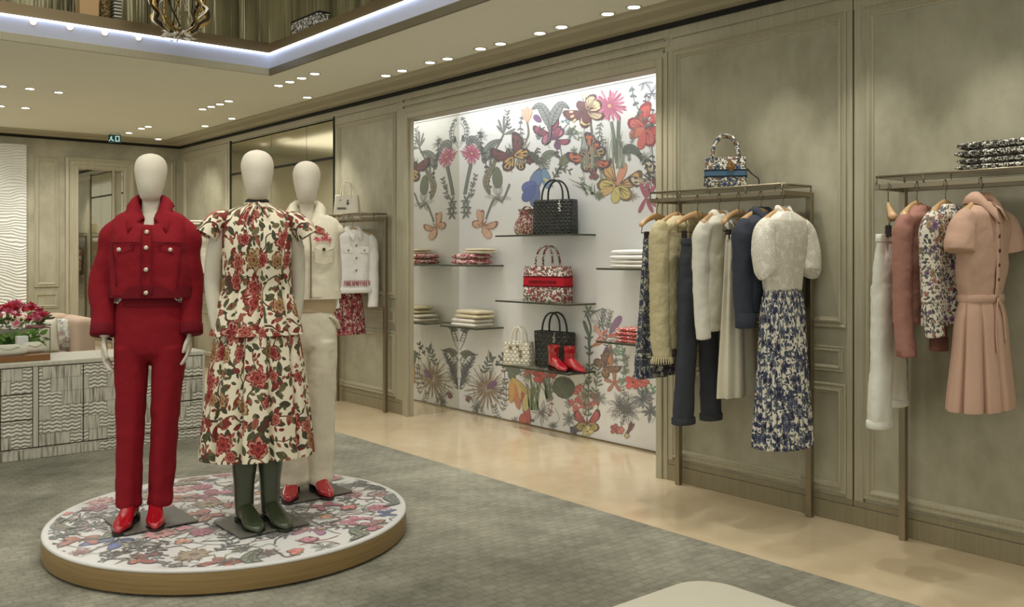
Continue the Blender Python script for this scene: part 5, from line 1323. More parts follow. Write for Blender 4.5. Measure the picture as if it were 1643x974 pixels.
t, b = clothes_top('tweed_cardigan', 'cream tweed cardigan with fringed cuffs beside the blue grey skirt', 'cardigan', y, M_TWEED, zt(1087, 556, y), zt(1087, 570, y), .05, dep=.055, wsh=.185, whem=.19, sr=(.072, .068), sx_out=.012)
zz = zt(1087, 570, y) - TZ
for sx in (-1, 1):
    mb = MB()
    for i in range(26):
        a = 2 * pi * i / 26; cx = sx * .187; px_, py_ = cx + .066 * cos(a), -.03 + .048 * sin(a)
        mb.tube([(px_, py_, zz + .008), (cx + (px_ - cx) * 1.12, -.03 + (py_ + .03) * 1.12, zz - .012), (cx + (px_ - cx) * 1.2, -.03 + (py_ + .03) * 1.2, zz - .032)], .004, 5)
    f = mb.build('fringe', fabric('fringe_yarn', S(218, 206, 168), .1), t, True); f['kind'] = 'stuff'
mb = MB(); mb.tube([(.02, -.05, -.125), (.012, -.062, -.2), (.01, -.064, -.5), (.01, -.064, -.86)], .012, 10, sub=4, flat=.4); mb.build('front_edging', M_TWEED, t, True)
y = hy(1119); hanger(y, 'wooden hanger above the navy jeans', -.08, True, G1)
t, b = pants('jeans', 'dark navy jeans hung by clips between the tweed cardigan and the white shirt', 'jeans', y, M_NAVY, zt(1119, 383, y), zt(1119, 676, y), .15, .072, .045, -.05, cuff=.035)
mb = MB(); mb.box(-.03, .03, -.055, -.052, -.34, -.3); 
mb = MB(); mb.tube([(-.06, -.05, -.262), (-.075, -.056, -.31), (-.13, -.045, -.33)], .0025, 6, sub=4); mb.tube([(.06, -.05, -.262), (.075, -.056, -.31), (.13, -.045, -.33)], .0025, 6, sub=4); mb.build('pocket_seam', M_HOOK, t, True)
y = hy(1154); hanger(y, 'wooden hanger inside the plain white long sleeved shirt', .06, False, G1)
t, b = clothes_top('shirt', 'plain white long sleeved shirt between the navy jeans and ecru skirt', 'shirt', y, M_SHIRT, zt(1154, 530, y), zt(1154, 540, y), .04, dep=.045, dhem=.05, sr=(.062, .05), wsh=.18, whem=.19)
mb = MB(); collar(mb, -.118, .055, .04, -.008, .06, .03, .2, spread=.015); mb.build('collar', M_SHIRT, t, True, solid=.004)
y = hy(1185); hanger(y, 'wooden hanger holding the ecru skirt by clips', .1, True, G1)
t = skirt('long_skirt', 'plain ecru skirt hung by clips beside the navy jacket', y, M_ECRU, zt(1185, 378, y), zt(1185, 634, y), .12, .19, .03, .06, 9, .014, .1)
y = hy(1221); hanger(y, 'wooden hanger inside the navy jacket', -.04, False, G1)
t, b = clothes_top('jacket', 'navy wool jacket next to the lace topped dress', 'jacket', y, M_NAVYW, zt(1221, 500, y), zt(1221, 522, y), .02, dep=.055, wsh=.185, whem=.185, sr=(.07, .062), sx_out=.012)
mb = MB(); collar(mb, -.112, .058, .042, -.008, .08, .035, .25, spread=.02); mb.build('collar', M_NAVYW, t, True, solid=.006)
for sx in (-1, 1):
    z1 = zt(1221, 522, y) - TZ
    mb = MB(); mb.loft([oval(sx * .187, -.03, z, .064 + k, .047 + k, 28, 2) for z, k in ((z1 - .002, 0), (z1, .003), (z1 + .075, .005), (z1 + .078, 0))]); mb.build('cuff', M_NAVYW, t, True)
y = hy(1256); hanger(y, 'wooden hanger inside the lace topped flowered dress', .0, False, G1)
def lace():
    t = NT('white_lace'); uv = t.coord('UV')
    v = t.n('ShaderNodeTexVoronoi'); v.voronoi_dimensions = '2D'; v.feature = 'DISTANCE_TO_EDGE'; t.put(v.inputs['Vector'], uv); v.inputs['Scale'].default_value = 105
    m_ = t.ma('GREATER_THAN', v.outputs['Distance'], .16)
    n_ = t.noise(uv, 26, 3.0, .6, '2D'); m2 = t.ma('MULTIPLY', m_, t.ma('LESS_THAN', n_, .58))
    t.base(t.mix(m2, S(244, 240, 228), S(206, 196, 174))); t.b.inputs['Roughness'].default_value = .8
    t.bump(m2, .5, .004)
    return t.m
M_LACE = lace()
t = garment('lace_dress', 'long dress with a white lace top and blue flowered pleated skirt', 'dress', y, .0, None)
wz = zt(1256, 466, y) - TZ; hz = zt(1256, 714, y) - TZ
mb = MB(); shell(mb, [(-.112, .06, .04, 0, -.005), (-.124, .09, .048, 0, -.005), (-.147, .15, .053, 0, -.01), (-.176, .185, .058, 0, -.014), (-.26, .19, .066, 0, -.01), (wz + .1, .165, .062, 0, 0), (wz, .15, .055, 0, 0)], 30, 64, 2.4, (6, .006, 0), (True, True), f0=.4)
for sx in (-1, 1): mb.tube([(sx * .145, -.016, -.185), (sx * .195, -.016, -.235), (sx * .213, -.025, -.33), (sx * .208, -.035, -.43), (sx * .2, -.04, -.455)], [.05, .066, .074, .07, .05], 28, sub=7, flat=.8, up=(1, 0, 0))
mb.build('lace_bodice', M_LACE, t, True)
mb = MB(); collar(mb, -.112, .05, .036, -.006, .03, .012, .2, spread=.0, back=.03); mb.build('collar', M_LACE, t, True, solid=.004)
mb = MB(); shell(mb, [(wz + .01, .15, .055, 0, 0), (wz - .1, .175, .075, 0, 0), ((wz + hz) / 2, .185, .105, 0, 0), (hz + .12, .205, .13, 0, 0), (hz, .212, .14, 0, 0)], 40, 260, 2.1, (30, .011, 0.3, 2.0), (False, True), f0=.0); mb.build('pleated_skirt', F_BLUE, t, True)
# second rack
G2 = 'hangers on the rack cut by the right picture edge'
y = hy(1425); hanger(y, 'wooden hanger holding the white jeans by clips', .5, True, G2)
t, b = pants('jeans', 'white jeans with turned hems hung by clips next to the mauve cardigan', 'jeans', y, M_WJEAN, zt(1425, 377, y), zt(1425, 678, y), .165, .085, .05, .2, cuff=.03, hem2=zt(1425, 655, y))
y = hy(1471); hanger(y, 'wooden hanger inside the mauve cardigan', .06, False, G2)
t, b = clothes_top('cardigan', 'mauve knitted cardigan between the white jeans and the sprigged blouse', 'cardigan', y, M_MAUVE, zt(1471, 517, y), zt(1471, 566, y), .08, dep=.055, wsh=.185, whem=.19, sr=(.06, .055))
mb = MB(); mb.tube([(-.05, -.03, -.115), (-.03, -.06, -.2), (-.005, -.066, -.34), (-.002, -.066, zt(1471, 517, y) - TZ)], .012, 10, sub=5, flat=.45); mb.build('button_band', M_MAUVE, t, True)
for k in range(5):
    mb = MB(); button(mb, -.002, -.072, -.36 - k * .06, .007); mb.build('button', mat('mauve_button', S(120, 84, 76), .35), t, True)
for sx in (-1, 1):
    z1 = zt(1471, 566, y) - TZ; mb = MB(); mb.loft([oval(sx * .195, -.03, z, .056 + k, .041 + k, 28, 2) for z, k in ((z1 - .002, -.002), (z1, .001), (z1 + .06, .001), (z1 + .063, -.002))]); mb.build('cuff', fabric('mauve_rib', S(150, 106, 94), .1, .6), t, True)
y = hy(1517); hanger(y, 'wooden hanger inside the sprigged white blouse', .05, False, G2)
t, b = clothes_top('blouse', 'white blouse with a fine sprigged print beside the pink dress', 'blouse', y, F_SPR, zt(1517, 520, y), zt(1517, 536, y), .05, dep=.05, wsh=.175, whem=.18, sr=(.068, .052), remesh=0, folds=(7, .014, 1.0), swide=1.08)
y = hy(1574); hanger(y, 'wooden hanger inside the pink buttoned dress', -.05, False, G2)
t = garment('buttoned_dress', 'pink short sleeved dress with dark buttons and a tied waist', 'dress', y, -.05, None)
wz = zt(1574, 478, y) - TZ; hz = zt(1574, 655, y) - TZ
mb = MB(); shell(mb, [(-.108, .055, .04, 0, -.005), (-.12, .09, .05, 0, -.005), (-.145, .15, .056, 0, -.01), (-.176, .19, .062, 0, -.014), (-.26, .195, .07, 0, -.01), (wz + .1, .17, .07, 0, 0), (wz, .145, .06, 0, 0), (wz - .03, .15, .064, 0, 0)], 34, 64, 2.4, (6, .006, 0), (True, True), f0=.4)
for sx in (-1, 1): mb.tube([(sx * .15, -.016, -.18), (sx * .205, -.018, -.225), (sx * .232, -.022, -.29), (sx * .242, -.025, -.335)], [.05, .068, .076, .079], 28, sub=7, flat=.75, up=(1, 0, 0))
mb.build('bodice', M_PINKD, t, True, remesh=.006)
mb = MB(); shell(mb, [(wz, .148, .062, 0, 0), (wz - .1, .175, .085, 0, 0), ((wz + hz) / 2, .19, .098, 0, 0), (hz + .06, .215, .118, 0, 0), (hz, .22, .122, 0, 0)], 34, 180, 2.1, (9, .03, 1.0, 4.0), (False, True), f0=.0); mb.build('flared_skirt', M_PINKD, t, True)
mb = MB(); collar(mb, -.105, .056, .042, -.008, .075, .04, .22, spread=.02, back=.04); mb.build('collar', M_PINKD, t, True, solid=.006)
mb = MB(); mb.loft([oval(0, 0, z, .15 + k, .066 + k, 48, 2.3) for z, k in ((wz - .018, 0), (wz - .015, .005), (wz + .015, .005), (wz + .018, 0))], True, True); mb.build('belt', M_PINKD, t, True)
mb = MB(); mb.tube([(0, -.075, wz), (-.03, -.085, wz - .05), (-.05, -.09, wz - .14), (-.055, -.1, wz - .24)], .007, 8, sub=4, flat=.5); mb.tube([(0, -.075, wz), (.03, -.085, wz - .06), (.035, -.095, wz - .2)], .007, 8, sub=4, flat=.5); mb.build('belt_tie', M_PINKD, t, True)
mb = MB(); mb.tube([(0, -.068, -.18), (0, -.078, -.28), (0, -.076, wz + .08), (0, -.068, wz)], .018, 10, sub=4, flat=.25, up=(1, 0, 0)); mb.build('placket', M_PINKD, t, True)
for k in range(5):
    mb = MB(); button(mb, 0, -.084 + .003 * abs(k - 2), -.2 - k * .065, .009); mb.build('button', mat('tortoise_button', S(70, 46, 36), .3, var=.1), t, True)
# third rack, by the mirror bay
G3 = 'hangers on the rack between the niche and the mirror bay'
y = 7.52; hanger(y, 'wooden hanger inside the white jacket with red lettering', .0, False, G3)
t, b = clothes_top('jacket', 'white denim jacket with red lettering along its hem', 'jacket', y, fabric('bleached_denim', S(240, 238, 232), .03, .3), 1.125, .985, .0, dep=.06, wsh=.185, whem=.19, sr=(.062, .052), sx_out=.03)
mb = MB(); collar(mb, -.112, .056, .042, -.008, .08, .036, .2, spread=.02); mb.build('collar', MATS['bleached_denim'], t, True, solid=.006)
for sx in (-1, 1):
    mb = MB(); mb.box(sx * .085 - .05, sx * .085 + .05, -.074, -.066, -.33, -.27); pf = mb.build('pocket_flap', MATS['bleached_denim'], t, bevel=.004)
    mb = MB(); button(mb, sx * .085, -.077, -.305, .008); mb.build('button', M_HOOK, t, True)
for k in range(4):
    mb = MB(); button(mb, 0, -.076, -.26 - k * .115, .008); mb.build('button', M_HOOK, t, True)
mb = MB(); mb.loft([oval(0, 0, z, .205 + k, .082 + k, 60, 2.4) for z, k in ((-.70, 0), (-.697, .003), (-.655, .003), (-.652, 0))]); mb.build('waistband', MATS['bleached_denim'], t, True)
random.seed(21)
PJ = Print(lambda x, yy: Vector((x * .01, -.084, yy * .01)), (0, -1, 0))
WINE = S(150, 40, 62)
for k in range(13):
    x0 = -13.5 + k * 2.15
    PJ.stroke([(x0, -63.5), (x0 + .2, -58.2)], .55, WINE)
    q = random.choice((0, 1, 2, 3))
    if q == 0: PJ.stroke([(x0, -61), (x0 + 1.4, -61)], .5, WINE); PJ.stroke([(x0 + 1.4, -63.5), (x0 + 1.5, -58.4)], .55, WINE)
    elif q == 1: PJ.stroke([(x0 + .2, -58.4), (x0 + 1.4, -59.4), (x0 + 1.2, -61), (x0, -61.2)], .5, WINE)
    elif q == 2: PJ.stroke([(x0 + .2, -58.4), (x0 + 1.3, -58.2)], .5, WINE); PJ.stroke([(x0, -63.4), (x0 + 1.4, -63.2)], .5, WINE); PJ.stroke([(x0, -61), (x0 + 1.0, -60.9)], .5, WINE)
    else: PJ.stroke([(x0 + .2, -58.6), (x0 + 1.5, -63.4)], .5, WINE); PJ.stroke([(x0 + 1.5, -63.4), (x0 + 1.6, -58.4)], .5, WINE)
PJ.mb.build('lettering', M_PRINT, t)
y = 7.68; hanger(y, 'wooden hanger holding the red and pink flowered skirt', .05, True, G3)
skirt('flowered_skirt', 'short red and pink flowered skirt showing below the white lettered jacket', y, F_PINKR, 1.57, .72, .15, .24, .035, .06, 8, .014, .05)
y = 7.86; hanger(y, 'wooden hanger inside the plain cream jacket', .0, False, G3)
t, b = clothes_top('jacket', 'plain cream jacket behind the white lettered jacket', 'jacket', y, M_CREAMW, 1.12, 1.0, .0, dep=.05, wsh=.185, whem=.19, sr=(.06, .052), sx_out=.03)
y = 8.02; hanger(y, 'wooden hanger inside the floral blouse', .04, False, G3)
t, b = clothes_top('blouse', 'white floral blouse at the mirror end of the rack', 'blouse', y, F_TOTE, 1.15, 1.2, .04, dep=.05, wsh=.18, whem=.19, sr=(.06, .054), sx_out=.03, remesh=0)
# fourth rack
y = at_X(316, 380, RRX).y; hanger(y, 'wooden hanger inside the white zipped jacket in the far corner', .1, False)
t, b = clothes_top('jacket', 'short white zipped jacket on the rack in the far corner', 'jacket', y, M_SHIRT, 1.25, 1.08, .1, dep=.055, wsh=.185, whem=.185, sr=(.062, .05), sx_out=.03)
mb = MB(); mb.box(-.006, .006, -.078, -.066, -.56, -.13); mb.build('zip', M_SOLE, t)
y += .12; hanger(y, 'wooden hanger holding the grey green skirt in the far corner', .1, True)
skirt('plain_skirt', 'grey green skirt showing below the white zipped jacket', y, fabric('sage_cloth', S(128, 126, 104), .08), 1.57, .99, .13, .18, .035, .05, 7, .01, .1)
# goods on the racks
q = at_X(1164, 300, 4.46)
F_BAGB = floral('bag_blue_print', S(238, 232, 214), [S(70, 84, 120), S(60, 76, 84), S(150, 110, 80)], [S(66, 82, 84), S(90, 96, 100), S(120, 104, 90)], S(60, 64, 70), 26, .55, .05, 1.8, .2, .02, dark=S(40, 44, 60))
bb = bag('handbag', 'floral top handle bag with a blue band on the rack right of the niche', 'bag', (4.46, q.y, RZ + .0545), radians(-52), .245, .135, .185, F_BAGB, F_BAGB, .15, .13, -.1, .011)
mb = MB(); mb.loft([oval(0, 0, z, .1235, .066, 40, 7.0) for z in (.073, .075, .103, .105)], False, False); bnd = mb.build('band', fabric('blue_band', S(84, 112, 136), .1), bb, True)
mb = MB()
for z in (.066, .103): mb.loft([oval(0, 0, z + e, .1245, .067, 40, 7.0) for e in (0, .009)], False, False)
mb.build('band_edge', fabric('dark_blue_band', S(34, 50, 62), .1), bnd, True)
mb = MB(); mb.tube([(.03, -.062, .125), (.03, -.074, .125)], .024, 14); mb.tube([(.03, -.062, .16), (.032, -.074, .14)], .006, 8); mb.build('charm', mat('amber_charm', S(150, 112, 62), .35, .4, var=.2), bb, True)
mb = MB(); mb.tube([(.115, .0, .13), (.15, .01, .09), (.19, .0, .055), (.19, -.0, .01)], .004, 6, sub=4); mb.build('strap', M_SOLE, bb, True)
q = at_X(557, 343, 4.46)
M_CANV = fabric('white_canvas', S(236, 230, 214), .04, .3)
bw = bag('tote_bag', 'plain white canvas tote standing on the rack by the mirror bay', 'bag', (4.46, q.y, RZ + .0545), radians(-45), .24, .1, .19, M_CANV, M_CANV, .1, .13, -.16, .007)
random.seed(3)
PB = Print(lambda x, yy: Vector((x * .01, -.052, yy * .01)), (0, -1, 0))
PB.blob(2, 9, 1.6, 3.4, 2.4, INK, 0, .2, 10); PB.blob(1, 13, .3, 2.2, 1.5, INK, 0, .2, 10); PB.blob(-6, 13.6, .2, 1.6, 1.2, INK, 0, .2, 10)
for k in range(6): PB.stroke([(-8 + k * 1.5, 4.6), (-7.9 + k * 1.5, 7)], .8, INK); PB.stroke([(-8 + k * 1.5, 5.8), (-7 + k * 1.5, 6)], .6, INK)
PB.mb.build('bag_print', M_PRINT, bw)
F_BW = floral('black_white_print', S(238, 236, 224), [S(62, 58, 50), S(84, 78, 66)], [S(70, 66, 56), S(110, 104, 88), S(50, 48, 40)], S(60, 56, 48), 30, .5, .05, 1.8, .2, .03, dark=S(30, 28, 24))
yq = at_X(1612, 275, 4.47).y
folded(yq, RZ + .0545, .36, .24, .06, F_BW, 'black and white printed folded cloth, lower of two on the right rack', x=4.465)
folded(yq, RZ + .1155, .37, .23, .075, F_BW, 'black and white printed folded cloth, upper of two on the right rack', x=4.465)
folded(11.75, RZ + .0545, .3, .22, .06, M_CREAMW, 'white folded knit on top of the rack in the far corner', x=4.46)
# ------------------------------------------------------------------ carved counter and what stands on it
def carved():
    t = NT('carved_limed_wood'); co = t.coord()
    br = t.n('ShaderNodeTexBrick'); t.put(br.inputs['Vector'], t.vm('ADD', t.n('ShaderNodeMapping', i_Vector=co, i_Rotation=(radians(90), 0, 0)).outputs[0], (.13, .07, 0)))
    br.inputs['Scale'].default_value = 1; br.inputs['Brick Width'].default_value = .13; br.inputs['Row Height'].default_value = .1; br.inputs['Mortar Size'].default_value = .0025
    br.inputs['Color1'].default_value = (0, 0, 0, 1); br.inputs['Color2'].default_value = (1, 1, 1, 1); br.offset = .42
    sel = t.ma('GREATER_THAN', br.outputs['Color'], .52)
    sp = t.n('ShaderNodeSeparateXYZ'); t.put(sp.inputs[0], co)
    wob = t.ma('MULTIPLY', t.ma('SINE', t.ma('MULTIPLY', sp.outputs[0], 120)), .004)
    wob = t.ma('ADD', wob, t.ma('MULTIPLY', t.noise(co, 9, 2), .02))
    hw = t.ma('SINE', t.ma('MULTIPLY', t.ma('ADD', sp.outputs[2], wob), 230))
    vg = t.ma('MULTIPLY_ADD', t.noise(t.vm('MULTIPLY', co, (60, 60, 4)), 1.0, 4.0), 1.6, -.4)
    hwv = t.ma('MULTIPLY_ADD', hw, .5, .5)
    wv = t.ma('POWER', hwv, .45)
    h = t.ma('ADD', t.ma('MULTIPLY', sel, wv), t.ma('MULTIPLY', t.ma('SUBTRACT', 1.0, sel), vg))
    c = t.ramp(h, [(.1, S(120, 114, 98)), (.4, S(216, 213, 198)), (1, S(242, 239, 226))])
    c = t.mix(t.ma('MULTIPLY', br.outputs['Fac'], .55), c, S(140, 134, 118))
    blot = t.noise(co, 5.0, 4.0)
    c = t.vm('SCALE', c, t.ma('MULTIPLY_ADD', blot, .45, .76))
    t.base(c); t.b.inputs['Roughness'].default_value = .6
    t.bump(t.ma('SUBTRACT', h, br.outputs['Fac']), .8, .012)
    return t.m
M_CARV = carved(); M_LIME = woodpaint('limed_wood', S(196, 192, 176), S(224, 220, 206), .5)
YF, CZ, XR = 7.27, .705, 2.84
XL = .55
ct = thing('counter', 'whitewashed counter with carved wave relief doors and drawers behind the red mannequin', 'counter', ((XL + XR) / 2, YF + .3, .008)); OX, OY, OZ = (XL + XR) / 2, YF + .3, .008
def cx_(px): return at_Y(px, 600, YF).x - OX
mb = MB(); mb.box(XL - OX, XR - OX, -.30, .30, CZ - .035 - OZ, CZ - OZ); mb.build('countertop', M_LIME, ct, bevel=.008)
mb = MB(); mb.box(XL - OX, XR - OX - .01, -.285, .29, .075, CZ - .035 - OZ); mb.build('carcass', mat('counter_shadow', S(96, 90, 74), .8, var=.1), ct, bevel=.006)
mb = MB(); mb.box(XL - OX, XR - OX - .02, -.305, .28, 0, .075); mb.build('plinth', M_CARV, ct, bevel=.006)
def zc(py, px=30):
    return at_Y(px, py, YF).z - OZ
def panel(nm, p0, p1, z0, z1, kid=None):
    mb = MB(); mb.box(p0, p1, -.299, -.285, z0, z1); o = mb.build(nm, M_CARV, ct, bevel=.003); return o
x1 = cx_(52); x0 = cx_(2)
for a, b in ((53.5, 61.5), (277.5, 280)):
    mb = MB(); mb.box(cx_(a), cx_(b), -.3, -.284, .085, .66); mb.build('stile', M_LIME, ct, bevel=.003)
mb = MB(); mb.box(XR - OX - .022, XR - OX - .004, -.3, -.27, .08, .66); mb.build('stile', M_LIME, ct, bevel=.004)
for z0, z1 in ((.475, .655), (.29, .465), (.085, .28)): panel('drawer', x0, x1, z0, z1); panel('drawer', XL - OX + .01, x0 - .012, z0, z1)
for a, b in ((63, 133), (135, 205), (207, 277)): panel('door', cx_(a), cx_(b), .085, .655)
for z0, z1 in ((.50, .655), (.31, .49), (.085, .30)): panel('drawer', cx_(281), XR - OX - .02, z0, z1)
# glass display case
xg = at_Y(81, 560, YF + .06).x
dc = thing('display_case', 'glass display case on a walnut tray at the end of the counter', 'display case', (xg - .45, YF + .24, CZ + .0005))
mb = MB(); mb.box(-.45, .45, -.18, .18, 0, .045); mb.build('tray', mat('walnut_tray', S(140, 98, 56), .4, var=.12, vs=20), dc, bevel=.004)
mb = MB()
for (a, b, c, d) in ((-.45, .45, -.18, -.176), (-.45, .45, .176, .18), (-.45, -.446, -.18, .18), (.446, .45, -.18, .18)): mb.box(a, b, c, d, .046, .235)
mb.box(-.45, .45, -.18, .18, .236, .240)
def caseglass():
    t = NT('case_glass'); t.base((.97, .985, .97, 1)); b = t.b; b.inputs['Roughness'].default_value = .0; b.inputs['Transmission Weight'].default_value = 1; b.inputs['IOR'].default_value = 1.06
    return t.m
mb.build('glass_cover', caseglass(), dc)
mb = MB()
for sx in (-1, 1):
    for sy in (-1, 1): mb.box(sx * .448 - .003, sx * .448 + .003, sy * .178 - .003, sy * .178 + .003, .046, .238)
mb.build('corner_edge', mat('glass_corner', S(120, 124, 112), .2), dc)
zt_ = CZ + .0465
cd = thing('candle', 'square white candle inside the glass display case', 'candle', (at_Y(35, 545, YF + .3).x, YF + .3, zt_))
mb = MB(); mb.loft([oval(0, 0, z, .04 * k, .04 * k, 32, 5) for z, k in ((0, .96), (.004, 1), (.115, 1), (.12, .96))]); mb.build('wax', M_WHITE, cd, True)
mb = MB(); mb.tube([(0, 0, .12), (0.002, 0, .128)], .0015, 6); mb.build('wick', M_DARK, cd, True)
for i, (px, py, w, lab) in enumerate(((12, 556, .13, 'round white leather pouch at the front inside the glass display case'), (52, 552, .10, 'small white clutch at the right end inside the glass display case'))):
    pp = at_Y(px, py, YF + (.14, .25)[i])
    cl = thing('clutch_bag', lab, 'bag', (pp.x, pp.y, zt_), .2 * i)
    mb = MB(); shell(mb, [(0, w * .9, .045, 0, 0), (.02, w, .06, 0, 0), (.05, w * .85, .05, 0, 0), (.075, w * .5, .02, 0, 0)], 14, 40, 2.6, (5, .004, 0)); mb.build('bag_body', M_CREAMW, cl, True)
    mb = MB(); mb.tube([(-.5 * w, -.045, .06), (0, -.058, .045), (.5 * w, -.045, .06)], .006, 8, sub=5, flat=.4); mb.build('flap_edge', mat('white_leather', S(230, 224, 206), .4), cl, True)
# flowers
fp = at_Y(22, 524, 8.15)
vs_ = thing('flower_bowl', 'shallow pale bowl on a stand holding the pink flowers', 'bowl', (fp.x, 8.15, 0.009))
hb = fp.z - .02
mb = MB(); mb.lathe([(.15, 0), (.15, .02), (.03, .05), (.025, hb - .1), (.06, hb - .07), (.2, hb - .02), (.26, hb + .02), (.262, hb + .028), (.25, hb + .022), (.18, hb - .005), (.05, hb - .02)], 48); mb.build('bowl_body', mat('pale_ceramic', S(206, 202, 192), .35, var=.03), vs_, True)
random.seed(4)
fl = thing('flower_bouquet', 'bouquet of pink and red flowers with green leaves in the pale bowl', 'flowers', (fp.x, 8.15, fp.z - .03))
mb = MB(); cols = [S(214, 70, 116), S(226, 110, 140), S(190, 44, 74), S(206, 60, 66), S(232, 150, 168)]
def petal(mb, c, dirv, l, w, col):
    d = Vector(dirv).normalized(); u = d.orthogonal().normalized(); u.rotate(Matrix.Rotation(random.uniform(0, 6.28), 3, d)); n = d.cross(u); c = Vector(c)
    mb.add([c, c + d * l * .4 + u * w * .5, c + d * l * .8 + u * w * .42 + n * l * .1, c + d * l + n * l * .14, c + d * l * .8 - u * w * .42 + n * l * .1, c + d * l * .4 - u * w * .5], [(0, 1, 2, 3, 4, 5)], None, 0, col)
for i in range(64):
    a = random.uniform(0, 6.28); r = sqrt(random.random()) * .25; z = .04 + .15 * (1 - (r / .27) ** 2) + random.uniform(-.02, .03)
    c = (r * cos(a), r * sin(a), z); col = random.choice(cols)
    for k in range(9): petal(mb, c, (random.uniform(-1, 1) + cos(a) * .4, random.uniform(-1, 1) + sin(a) * .4, random.uniform(.1, 1)), random.uniform(.03, .055), .026, col)
mb.build('blossoms', M_PRINT, fl)
mb = MB()
for i in range(110):
    a = random.uniform(0, 6.28); r = sqrt(random.random()) * .24; c = (r * cos(a), r * sin(a), random.uniform(.02, .1))
    petal(mb, c, (cos(a), sin(a), random.uniform(-.5, .6)), random.uniform(.05, .09), .03, random.choice((S(74, 110, 46), S(96, 138, 58), S(60, 84, 40))))
mb.build('leaves', M_PRINT, fl)
# low plant behind the case
pq = at_Y(20, 540, 7.95)
pl = thing('leafy_plant', 'bright green leafy plant under the flower bowl behind the display case', 'plant', (pq.x - .02, 7.785, CZ + .0005))
mb = MB(); mb.lathe([(.05, 0), (.06, .01), (.075, .08), (.078, .085), (.068, .08), (.05, .06)], 28); mb.build('pot', M_WHITE, pl, True)
mb = MB()
for i in range(120):
    a = random.uniform(0, 6.28); c = (cos(a) * random.uniform(0, .2), sin(a) * random.uniform(0, .02), random.uniform(.07, .16))
    petal(mb, c, (cos(a), abs(sin(a)) * .4, random.uniform(-.2, .8)), random.uniform(.05, .08), .03, random.choice((S(104, 146, 62), S(130, 168, 80), S(84, 120, 52))))
mb.build('leaves', M_PRINT, pl)
# sofa behind the counter
M_SOFA = fabric('rose_beige_cloth', S(196, 172, 152), .05, .3); M_SEAT = fabric('pale_seat_cloth', S(206, 200, 184), .05, .3)
xr = at_Y(126, 530, 10.0).x
so = thing('sofa', 'rose beige sofa with pale seat behind the counter', 'sofa', (xr - .95, 10.05, .009))
def pillow(mb, w, h, d):
    rings = []
    for j in range(17):
        s_ = -1 + 2 * j / 16; e = max(.04, (1 - abs(s_) ** 4) ** .5)
        rings.append([(s_ * w / 2 * (1 - .06 * (1 - abs(q_ := sin(a)))), d / 2 * cos(a) * e, h / 2 * math.copysign(abs(q_) ** .6, q_) * (.93 + .07 * abs(s_))) for a in [2 * pi * k / 28 for k in range(28)]])
    mb.loft(rings)
mb = MB(); mb.box(-.95, .95, -.35, .4, .0, .30); mb.build('base', M_SOFA, so, bevel=.03, seg=4)
mb = MB(); mb.box(-.94, .94, .2, .42, .28, .86); mb.build('backrest', M_SOFA, so, bevel=.06, seg=5)
for sx in (-1, 1):
    mb = MB(); mb.box(sx * .95 - .09, sx * .95 + .09, -.36, .42, .0, .84 if sx > 0 else .66); mb.build('armrest', M_SOFA, so, bevel=.06, seg=5)
for sx in (-1, 1):
    mb = MB(); mb.box(sx * .43 - .425, sx * .43 + .425, -.37, .19, .305, .50); mb.build('seat_cushion', M_SEAT, so, bevel=.05, seg=4)
F_CUSH = floral('cushion_print', S(222, 220, 208), [S(170, 180, 176), S(196, 170, 160)], [S(176, 182, 170), S(190, 196, 190)], S(176, 180, 170), 14, .5, .1)
for i, (px, lab, mm, rx) in enumerate(((93, 'pale patterned cushion leaning in the right corner of the sofa', F_CUSH, -.35), (62, 'plain pale cushion leaning beside the patterned one on the sofa', M_SEAT, -.3))):
    pp = at_Y(px, 535, 10.05)
    cu = thing('cushion', lab, 'cushion', (pp.x - .04, 10.05 - .13 * i, .515), 0)
    mb = MB(); pillow(mb, .38, .32, .12); mb.build('cover', mm, cu, True, loc=(0, 0, .165), rot=(rx, 0, 0))
    mb = MB(); mb.tube([(x * .185, 0, z * .155) for x, z in ((-1, -1), (1, -1), (1, 1), (-1, 1), (-1, -1))], .006, 6); mb.build('piping', mm, cu, True, loc=(0, 0, .165), rot=(rx, 0, 0))
# white bench in the right foreground
TB = .45
c0 = at_Z(1128, 929, TB)
bn = thing('bench', 'white flat topped bench with rounded corners in the bottom foreground', 'bench', (c0.x - .55 + .03, c0.y - .40 + .03, .0085))
def rrect(w, d, r, z, n=10):
    P = []
    for (sx, sy, a0) in ((1, 1, 0), (-1, 1, 90), (-1, -1, 180), (1, -1, 270)):
        for k in range(n + 1):
            a = radians(a0 + 90 * k / n); P.append((sx * (w / 2 - r) + r * cos(a), sy * (d / 2 - r) + r * sin(a), z))
    return P
mb = MB(); mb.loft([rrect(1.1 - q, .8 - q, .12, z) for z, q in ((TB - .07, .02), (TB - .06, 0), (TB - .016, 0), (TB - .011, .005), (TB - .0085, .02))]); mb.build('seat_top', fabric('bench_top', S(236, 230, 212), .02, .1), bn, True)
mb = MB(); mb.loft([rrect(1.0, .7, .1, z) for z in (.0, .06, TB - .071)]); mb.build('base', M_BEIGE, bn, False)
